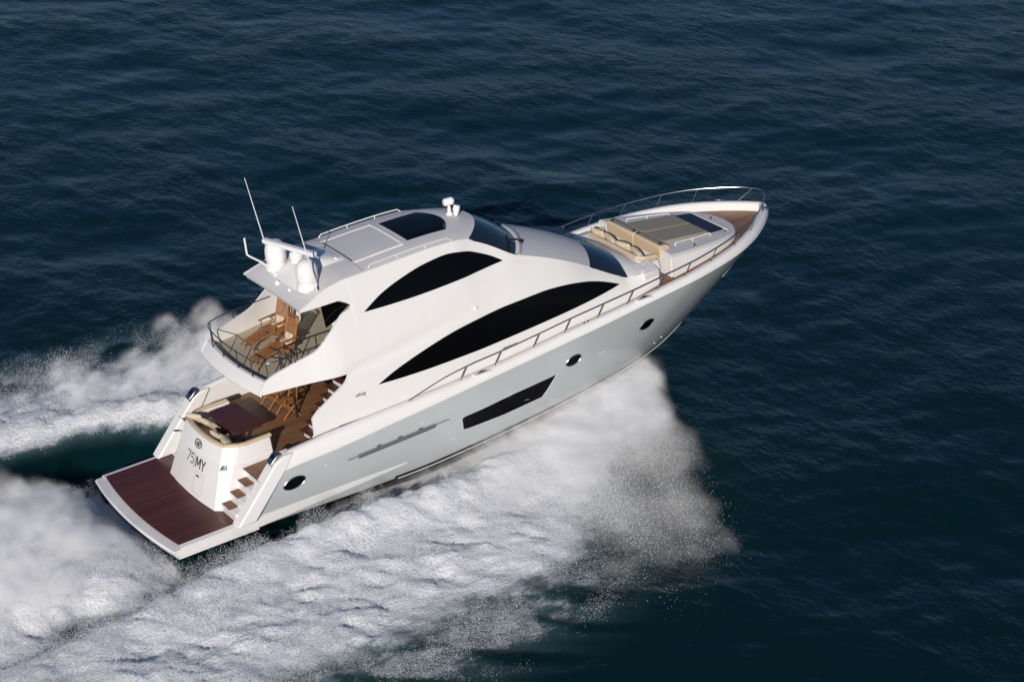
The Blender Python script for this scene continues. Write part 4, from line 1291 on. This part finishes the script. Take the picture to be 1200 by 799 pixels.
def sea_material():
    mt = bpy.data.materials.new('sea water with foam'); mt.use_nodes = True
    n = mt.node_tree; L = n.links.new
    b = n.nodes['Principled BSDF']; out = n.nodes['Material Output']
    b.inputs['Base Color'].default_value = (0.002, 0.0175, 0.021, 1)
    b.inputs['Roughness'].default_value = 0.17
    b.inputs['IOR'].default_value = 1.33
    b.inputs['Specular IOR Level'].default_value = 0.19
    tc = n.nodes.new('ShaderNodeTexCoord')
    def noise(scale, detail, rot=0.0, stretch=(1, 1, 1), rough=0.55):
        mp = n.nodes.new('ShaderNodeMapping'); mp.inputs['Rotation'].default_value = (0, 0, rot); mp.inputs['Scale'].default_value = stretch
        L(tc.outputs['Object'], mp.inputs[0])
        nz = n.nodes.new('ShaderNodeTexNoise'); nz.inputs['Scale'].default_value = scale; nz.inputs['Detail'].default_value = detail; nz.inputs['Roughness'].default_value = rough
        L(mp.outputs[0], nz.inputs['Vector']); return nz.outputs['Fac']
    def mth(op, a, c=None):
        m_ = n.nodes.new('ShaderNodeMath'); m_.operation = op
        for i, v in enumerate((a, c)):
            if v is None: continue
            if isinstance(v, (int, float)): m_.inputs[i].default_value = v
            else: L(v, m_.inputs[i])
        return m_.outputs[0]
    ang = -math.atan2(0.752, 0.515)
    r1 = noise(1.3, 5, ang, (1.0, 0.55, 1)); r2 = noise(4.5, 4, ang + 0.4, (1.0, 0.75, 1))
    hgt_ = mth('ADD', mth('MULTIPLY', r1, 0.11), mth('MULTIPLY', r2, 0.036))
    gust = n.nodes.new('ShaderNodeMapRange'); gust.inputs[1].default_value = 0.38; gust.inputs[2].default_value = 0.62; gust.inputs[3].default_value = 0.45; gust.inputs[4].default_value = 1.35
    L(noise(0.16, 3, ang, (1.0, 0.6, 1)), gust.inputs[0]); hgt_ = mth('MULTIPLY', hgt_, gust.outputs[0])
    bp = n.nodes.new('ShaderNodeBump'); bp.inputs['Strength'].default_value = 1.0; bp.inputs['Distance'].default_value = 1.0
    L(hgt_, bp.inputs['Height']); L(bp.outputs[0], b.inputs['Normal'])
    fa = n.nodes.new('ShaderNodeAttribute'); fa.attribute_name = 'foam'
    f1 = noise(2.4, 9, 0.52, (0.5, 1, 1), 0.68); f2 = noise(11, 6, 0, (1, 1, 1), 0.7)
    nn = mth('ADD', mth('MULTIPLY', f1, 0.9), mth('MULTIPLY', f2, 0.5))      # about 0.7
    k = mth('SUBTRACT', mth('ADD', mth('MULTIPLY', fa.outputs['Fac'], 1.25), mth('MULTIPLY', nn, 1.0)), 1.05)
    mr = n.nodes.new('ShaderNodeMapRange'); mr.interpolation_type = 'SMOOTHSTEP'
    mr.inputs[1].default_value = 0.0; mr.inputs[2].default_value = 0.62
    L(k, mr.inputs[0])
    fd_ = n.nodes.new('ShaderNodeBsdfPrincipled'); fd_.inputs['Base Color'].default_value = (0.86, 0.88, 0.90, 1); fd_.inputs['Roughness'].default_value = 0.9
    fd_.inputs['Specular IOR Level'].default_value = 0.2
    b2 = n.nodes.new('ShaderNodeBump'); b2.inputs['Strength'].default_value = 0.9; b2.inputs['Distance'].default_value = 0.16
    L(nn, b2.inputs['Height']); L(b2.outputs[0], fd_.inputs['Normal'])
    # milky green water full of air just under the thin foam
    mx = n.nodes.new('ShaderNodeMix'); mx.data_type = 'RGBA'
    mx.inputs[6].default_value = (0.002, 0.0175, 0.021, 1); mx.inputs[7].default_value = (0.06, 0.12, 0.135, 1)
    L(mth('MINIMUM', mth('MULTIPLY', fa.outputs['Fac'], 1.4), 1.0), mx.inputs[0]); L(mx.outputs[2], b.inputs['Base Color'])
    ms = n.nodes.new('ShaderNodeMixShader')
    L(mr.outputs[0], ms.inputs[0]); L(b.outputs[0], ms.inputs[1]); L(fd_.outputs[0], ms.inputs[2]); L(ms.outputs[0], out.inputs[0])
    return mt
me.materials.append(sea_material())

# ------------------------------------------------------------------ spray: droplets thrown off the chines and the stern
def spray_material():
    mt = bpy.data.materials.new('white water droplets'); mt.use_nodes = True
    n = mt.node_tree; L = n.links.new; out = n.nodes['Material Output']
    n.nodes.remove(n.nodes['Principled BSDF'])
    d = n.nodes.new('ShaderNodeBsdfDiffuse'); d.inputs['Color'].default_value = (0.92, 0.93, 0.94, 1)
    t = n.nodes.new('ShaderNodeBsdfTranslucent'); t.inputs['Color'].default_value = (0.86, 0.88, 0.90, 1)
    ms = n.nodes.new('ShaderNodeMixShader'); ms.inputs[0].default_value = 0.4
    L(d.outputs[0], ms.inputs[1]); L(t.outputs[0], ms.inputs[2]); L(ms.outputs[0], out.inputs[0])
    return mt
SPRAY = spray_material()
def droplets(name, P, rad, label_kind='stuff'):
    me = bpy.data.meshes.new(name)
    me.vertices.add(len(P)); me.vertices.foreach_set('co', P.astype(np.float32).ravel())
    a = me.attributes.new('rad', 'FLOAT', 'POINT'); a.data.foreach_set('value', rad.astype(np.float32))
    me.materials.append(SPRAY)
    o = bpy.data.objects.new(name, me); C.objects.link(o); o['kind'] = label_kind
    ng = bpy.data.node_groups.new(name + '_points', 'GeometryNodeTree')
    ng.interface.new_socket('Geometry', in_out='INPUT', socket_type='NodeSocketGeometry')
    ng.interface.new_socket('Geometry', in_out='OUTPUT', socket_type='NodeSocketGeometry')
    gi = ng.nodes.new('NodeGroupInput'); go = ng.nodes.new('NodeGroupOutput')
    mp = ng.nodes.new('GeometryNodeMeshToPoints'); na = ng.nodes.new('GeometryNodeInputNamedAttribute'); na.data_type = 'FLOAT'; na.inputs['Name'].default_value = 'rad'
    sm = ng.nodes.new('GeometryNodeSetMaterial'); sm.inputs['Material'].default_value = SPRAY
    ng.links.new(gi.outputs[0], mp.inputs['Mesh']); ng.links.new(na.outputs['Attribute'], mp.inputs['Radius'])
    ng.links.new(mp.outputs[0], sm.inputs[0]); ng.links.new(sm.outputs[0], go.inputs[0])
    md = o.modifiers.new('points', 'NODES'); md.node_group = ng
    return o
RMIN, RVAR = 0.0034, 0.0055
YC = [(4, 2.46), (10, 2.45), (12.5, 2.36), (14.5, 2.15), (16.4, 1.75), (17.9, 1.25)]
ZC = [(4, 0.15), (8, 0.50), (10, 0.72), (12.8, 1.08), (14.5, 1.29), (16.4, 1.45)]
HG = H.reshape(shp).astype(np.float32)
def surface(x, y):
    i = np.clip(np.searchsorted(gx, x) - 1, 0, len(gx) - 2); j = np.clip(np.searchsorted(gy, y) - 1, 0, len(gy) - 2)
    u = (x - gx[i]) / (gx[i + 1] - gx[i]); v = (y - gy[j]) / (gy[j + 1] - gy[j])
    return (HG[i, j] * (1 - u) + HG[i + 1, j] * u) * (1 - v) + (HG[i, j + 1] * (1 - u) + HG[i + 1, j + 1] * u) * v
def chine_spray(n, side, seed):
    g = np.random.default_rng(seed)
    x0 = 6.0 + 10.9 * g.random(n) ** 0.75
    o = seed * 3.7
    zero = np.zeros(n)
    e1 = fbm(x0 * 1.1 + o, zero, zero + o, 3); e2 = fbm(x0 * 2.3 + o, zero + 5, zero + o, 3); e3 = fbm(x0 * 1.6 + o, zero + 9, zero, 3)
    u = g.random(n)
    vo = (0.8 + 6.6 * u ** 1.5) * (0.55 + 0.9 * e1) * (1 - 0.42 * sst(13.5, 16.5, x0)) + 0.2 * g.normal(size=n)
    vz = vo * (0.02 + 0.34 * g.random(n)) * (0.5 + 1.0 * e2) + sst(14.2, 16.4, x0) * g.random(n) * 1.0
    if side > 0: vz = vz * 1.1 + 0.9 * g.random(n) * e2 * sst(12, 9, x0)
    front = sst(12.5, 16.8, x0)
    vb = (5.5 + 3.5 * e3 + 1.0 * g.normal(size=n)) * (1 - front) + front * (0.2 + 3.0 * e3 - 1.2 * (1 - u) + 0.5 * g.normal(size=n))
    t = g.random(n) ** 0.75 * 0.95
    jets = g.random(n) < 0.08                       # a few far-flung streaks
    which = g.integers(0, 5, n)
    jx = np.array([15.6, 14.6, 15.2, 13.4, 12.6])[which]; jo = np.array([6.2, 9.0, 5.2, 8.2, 9.8])[which]; jb = np.array([2.8, 2.6, 0.6, 2.6, 3.2])[which]; jz = np.array([2.6, 3.4, 2.4, 3.2, 3.6])[which]
    m_ = 1 + 0.10 * g.normal(size=n)
    x0 = np.where(jets, jx + 0.35 * g.normal(size=n), x0); vo = np.where(jets, jo * m_ * (0.75 + 0.25 * u), vo); vb = np.where(jets, jb + 0.5 * g.normal(size=n), vb); vz = np.where(jets, jz * (1 + 0.12 * g.normal(size=n)), vz)
    x = x0 - vb * t; y = tab(x0, YC) * 0.97 + vo * t; z = tab(x0, ZC) - 0.42 - 0.30 * sst(14, 11, x0) + vz * t - 4.9 * t * t
    s_ = 0.02 + 0.09 * t
    x += g.normal(size=n) * s_; y += g.normal(size=n) * s_; z += g.normal(size=n) * s_ * 0.7
    k = 0.5 * fbm(x * 0.9 + o, y * 0.9, z * 0.9, 4, 0.6) + 0.5 * fbm(x0 * 2.4 + o, vo * 1.1, vz * 1.3, 3, 0.6)
    keep = (k > 0.42 + 0.14 * g.random(n)) & (y > 1.7 + 0.7 * (x < 9))
    keep &= z < tab(x, ZC) - 0.25 + 0.33 * (y - tab(x, YC)) + 0.5 * sst(15.0, 16.5, x) + 0.04
    x, y, z, t = x[keep], y[keep] * side, z[keep], t[keep]
    s = surface(x, y); ok = z > s - 0.02
    x, y, z, t = x[ok], y[ok], z[ok], t[ok]
    r = RMIN + RVAR * g.random(len(x)) ** 6
    return np.stack([x, y, z], 1), r
def foam_spray(n, seed, box, top, fmin=0.35):
    g = np.random.default_rng(seed)
    x = box[0] + (box[1] - box[0]) * g.random(n); y = box[2] + (box[3] - box[2]) * g.random(n)
    f, sd_, st_ = foam_field(x, y)
    k = fbm(x * 1.3 + seed, y * 1.3, x * 0 + seed, 4, 0.6)
    ok = (f > fmin * (0.4 + g.random(n))) & (k > 0.42 + 0.12 * g.random(n))
    x, y, k = x[ok], y[ok], k[ok]
    hmax = top * np.clip((k - 0.40) * 4.2, 0.05, 1.3)
    z = surface(x, y) + hmax * g.random(len(x)) ** 1.8
    r = RMIN + RVAR * g.random(len(x)) ** 6
    return np.stack([x, y, z], 1), r
def stern_spray(n, seed):
    g = np.random.default_rng(seed)
    y0 = (g.random(n) * 2 - 1) * 2.5
    zero = np.zeros(n)
    e = fbm(y0 * 1.6 + 3, zero, zero + 7, 3); e2 = fbm(y0 * 1.1 + 13, zero, zero + 3, 3)
    t = g.random(n) * 1.0
    vb = 6.5 + 3 * e2 + g.normal(size=n); vz = (1.0 + 3.0 * g.random(n)) * (0.4 + 1.3 * e)
    x = -0.25 - vb * t; y = y0 * (1 + 0.25 * t) + g.normal(size=n) * (0.1 + 0.15 * t); z = -0.1 + vz * t - 4.9 * t * t + g.normal(size=n) * 0.12 * (0.3 + t)
    k = fbm(x * 0.8 + 30, y * 0.8, z * 0.8, 4, 0.6)
    ok = k > 0.40 + 0.14 * g.random(n)
    x, y, z = x[ok], y[ok], z[ok]
    s = surface(x, y); ok = z > s - 0.02
    x, y, z = x[ok], y[ok], z[ok]
    return np.stack([x, y, z], 1), RMIN + RVAR * g.random(len(x)) ** 6
def mist_material(dens, scale, ang):
    mt = bpy.data.materials.new('fine spray mist'); mt.use_nodes = True
    n = mt.node_tree; L = n.links.new; out = n.nodes['Material Output']
    n.nodes.remove(n.nodes['Principled BSDF'])
    v = n.nodes.new('ShaderNodeVolumePrincipled')
    v.inputs['Color'].default_value = (0.988, 0.993, 0.998, 1); v.inputs['Anisotropy'].default_value = -0.35
    v.inputs['Density Attribute'].default_value = ''
    at = n.nodes.new('ShaderNodeAttribute'); at.attribute_name = 'density'
    tc = n.nodes.new('ShaderNodeTexCoord'); nz = n.nodes.new('ShaderNodeTexNoise'); nz.inputs['Scale'].default_value = scale; nz.inputs['Detail'].default_value = 6; nz.inputs['Roughness'].default_value = 0.68
    mp = n.nodes.new('ShaderNodeMapping'); mp.vector_type = 'TEXTURE'; mp.inputs['Rotation'].default_value = (0, 0, ang); mp.inputs['Scale'].default_value = (2.1, 0.8, 0.8)
    L(tc.outputs['Object'], mp.inputs[0]); L(mp.outputs[0], nz.inputs['Vector'])      # drawn out along the throw
    mr = n.nodes.new('ShaderNodeMapRange'); mr.inputs[1].default_value = 0.40; mr.inputs[2].default_value = 0.70; mr.inputs[3].default_value = 0.0; mr.inputs[4].default_value = dens
    L(nz.outputs['Fac'], mr.inputs[0])
    mu = n.nodes.new('ShaderNodeMath'); mu.operation = 'MULTIPLY'
    L(at.outputs['Fac'], mu.inputs[0]); L(mr.outputs[0], mu.inputs[1]); L(mu.outputs[0], v.inputs['Density'])
    L(v.outputs[0], out.inputs['Volume'])
    return mt
TH = -math.atan2(0.66, 0.75)
THICK, THICK_P, THICK_S = mist_material(1.9, 1.7, TH), mist_material(1.9, 1.7, -TH), mist_material(1.7, 1.7, 0.0)
VEIL = mist_material(0.24, 0.8, TH)
THIN, THIN_P, THIN_S = mist_material(0.7, 1.2, TH), mist_material(0.7, 1.2, -TH), mist_material(0.7, 1.2, 0.0)
def dense(P, cell, q):
    """the droplets in the thicker parts of the cloud"""
    k = np.floor(P / cell).astype(np.int64)
    k -= k.min(0)
    key = (k[:, 0] * 4096 + k[:, 1]) * 4096 + k[:, 2]
    u, inv, cnt = np.unique(key, return_inverse=True, return_counts=True)
    c = cnt[inv]
    return P[c > np.quantile(c, q)]
def mist(name, P, n, rmin, rmax, seed, mat, q=0.3, voxel=0.10, jit=0.10):
    g = np.random.default_rng(seed)
    if q < 0:         # one puff for each place the droplets reach: a thin veil to the very edge
        k = np.floor(P / 0.30).astype(np.int64); k -= k.min(0)
        _, ix, ct = np.unique((k[:, 0] * 4096 + k[:, 1]) * 4096 + k[:, 2], return_index=True, return_counts=True)
        ix = ix[ct > -q]
        P = P[g.permutation(ix)[:n]]; n = len(P)
    else:
        P = dense(P, 0.35, q)
        P = P[g.integers(0, len(P), n)]
    P = P + g.normal(size=P.shape) * jit
    me = bpy.data.meshes.new(name)
    me.vertices.add(len(P)); me.vertices.foreach_set('co', P.astype(np.float32).ravel())
    a = me.attributes.new('rad', 'FLOAT', 'POINT'); a.data.foreach_set('value', (rmin + (rmax - rmin) * g.random(n) ** 1.5).astype(np.float32))
    me.materials.append(mat)
    o = bpy.data.objects.new(name, me); C.objects.link(o); o['kind'] = 'stuff'
    ng = bpy.data.node_groups.new(name + '_volume', 'GeometryNodeTree')
    ng.interface.new_socket('Geometry', in_out='INPUT', socket_type='NodeSocketGeometry')
    ng.interface.new_socket('Geometry', in_out='OUTPUT', socket_type='NodeSocketGeometry')
    gi = ng.nodes.new('NodeGroupInput'); go = ng.nodes.new('NodeGroupOutput')
    mp = ng.nodes.new('GeometryNodeMeshToPoints'); na = ng.nodes.new('GeometryNodeInputNamedAttribute'); na.data_type = 'FLOAT'; na.inputs['Name'].default_value = 'rad'
    pv = ng.nodes.new('GeometryNodePointsToVolume'); pv.resolution_mode = 'VOXEL_SIZE'
    pv.inputs['Voxel Size'].default_value = voxel; pv.inputs['Density'].default_value = 1.0
    sm = ng.nodes.new('GeometryNodeSetMaterial'); sm.inputs['Material'].default_value = mat
    ng.links.new(gi.outputs[0], mp.inputs['Mesh']); ng.links.new(mp.outputs[0], pv.inputs['Points']); ng.links.new(na.outputs['Attribute'], pv.inputs['Radius'])
    ng.links.new(pv.outputs[0], sm.inputs[0]); ng.links.new(sm.outputs[0], go.inputs[0])
    md = o.modifiers.new('volume', 'NODES'); md.node_group = ng
    return o
def cat(*p): return np.concatenate([q[0] for q in p]), np.concatenate([q[1] for q in p])
A = chine_spray(4400000, -1, 1)
droplets('bow_spray', *cat(A, foam_spray(900000, 4, (-8, 16, -13, -2.4), 0.7)))
mist('bow_mist', A[0], 16000, 0.10, 0.32, 31, THICK, 0.35)
mist('bow_haze', A[0], 12000, 0.22, 0.50, 41, THIN, 0.18, 0.15, 0.16)
mist('bow_veil', A[0][A[0][:, 0] < 16.5], 9000, 0.25, 0.6, 51, VEIL, -14, 0.15, 0.12)
A = chine_spray(1300000, 1, 2)
droplets('port_spray', *cat(A, foam_spray(500000, 6, (-8, 14, 2.4, 13), 0.7)))
mist('port_mist', A[0], 6500, 0.12, 0.36, 32, THICK_P, 0.35)
B = A[0][(A[0][:, 1] > 6.0) & (A[0][:, 0] < 8.5)]
mist('port_haze', B + np.array([-0.8, 0.5, 0.05]), 3000, 0.25, 0.6, 42, THIN_P, 0.15, 0.15, 0.25)
A = stern_spray(900000, 5)
A = (A[0][A[0][:, 0] < -0.35], A[1][A[0][:, 0] < -0.35])
droplets('stern_spray', *cat(A, foam_spray(300000, 8, (-12, 0, -3.5, 3.5), 0.5)))
mist('stern_mist', A[0] - np.array([0.4, 0, 0]), 3200, 0.12, 0.36, 33, THICK_S, 0.35)
mist('stern_haze', A[0] + np.array([-1.2, 0, 0.1]), 3500, 0.25, 0.6, 43, THIN_S, 0.2, 0.15, 0.25)

for nm, lab, ct in (('sea', 'dark teal open sea with small ripples all round the yacht', 'sea'),
                    ('bow_spray', 'white droplets of spray along the silver starboard side of the hull', 'spray'),
                    ('bow_mist', 'thick white mist rising beside the bow on the starboard side', 'mist'),
                    ('bow_haze', 'thinner mist drifting around the starboard bow spray', 'mist'),
                    ('bow_veil', 'faint outermost veil of mist at the front edge of the starboard spray', 'mist'),
                    ('port_spray', 'white droplets of spray beyond the far port side of the yacht', 'spray'),
                    ('port_mist', 'thick mist in the spray beyond the far port side', 'mist'),
                    ('port_haze', 'thin haze above the far port spray behind the flybridge rail', 'mist'),
                    ('stern_spray', 'white droplets churned up behind the teak swim platform', 'spray'),
                    ('stern_mist', 'thick white mist right behind the swim platform', 'mist'),
                    ('stern_haze', 'thin haze drifting aft above the wake behind the swim platform', 'mist')):
    o = bpy.data.objects[nm]; o['label'] = lab; o['category'] = ct
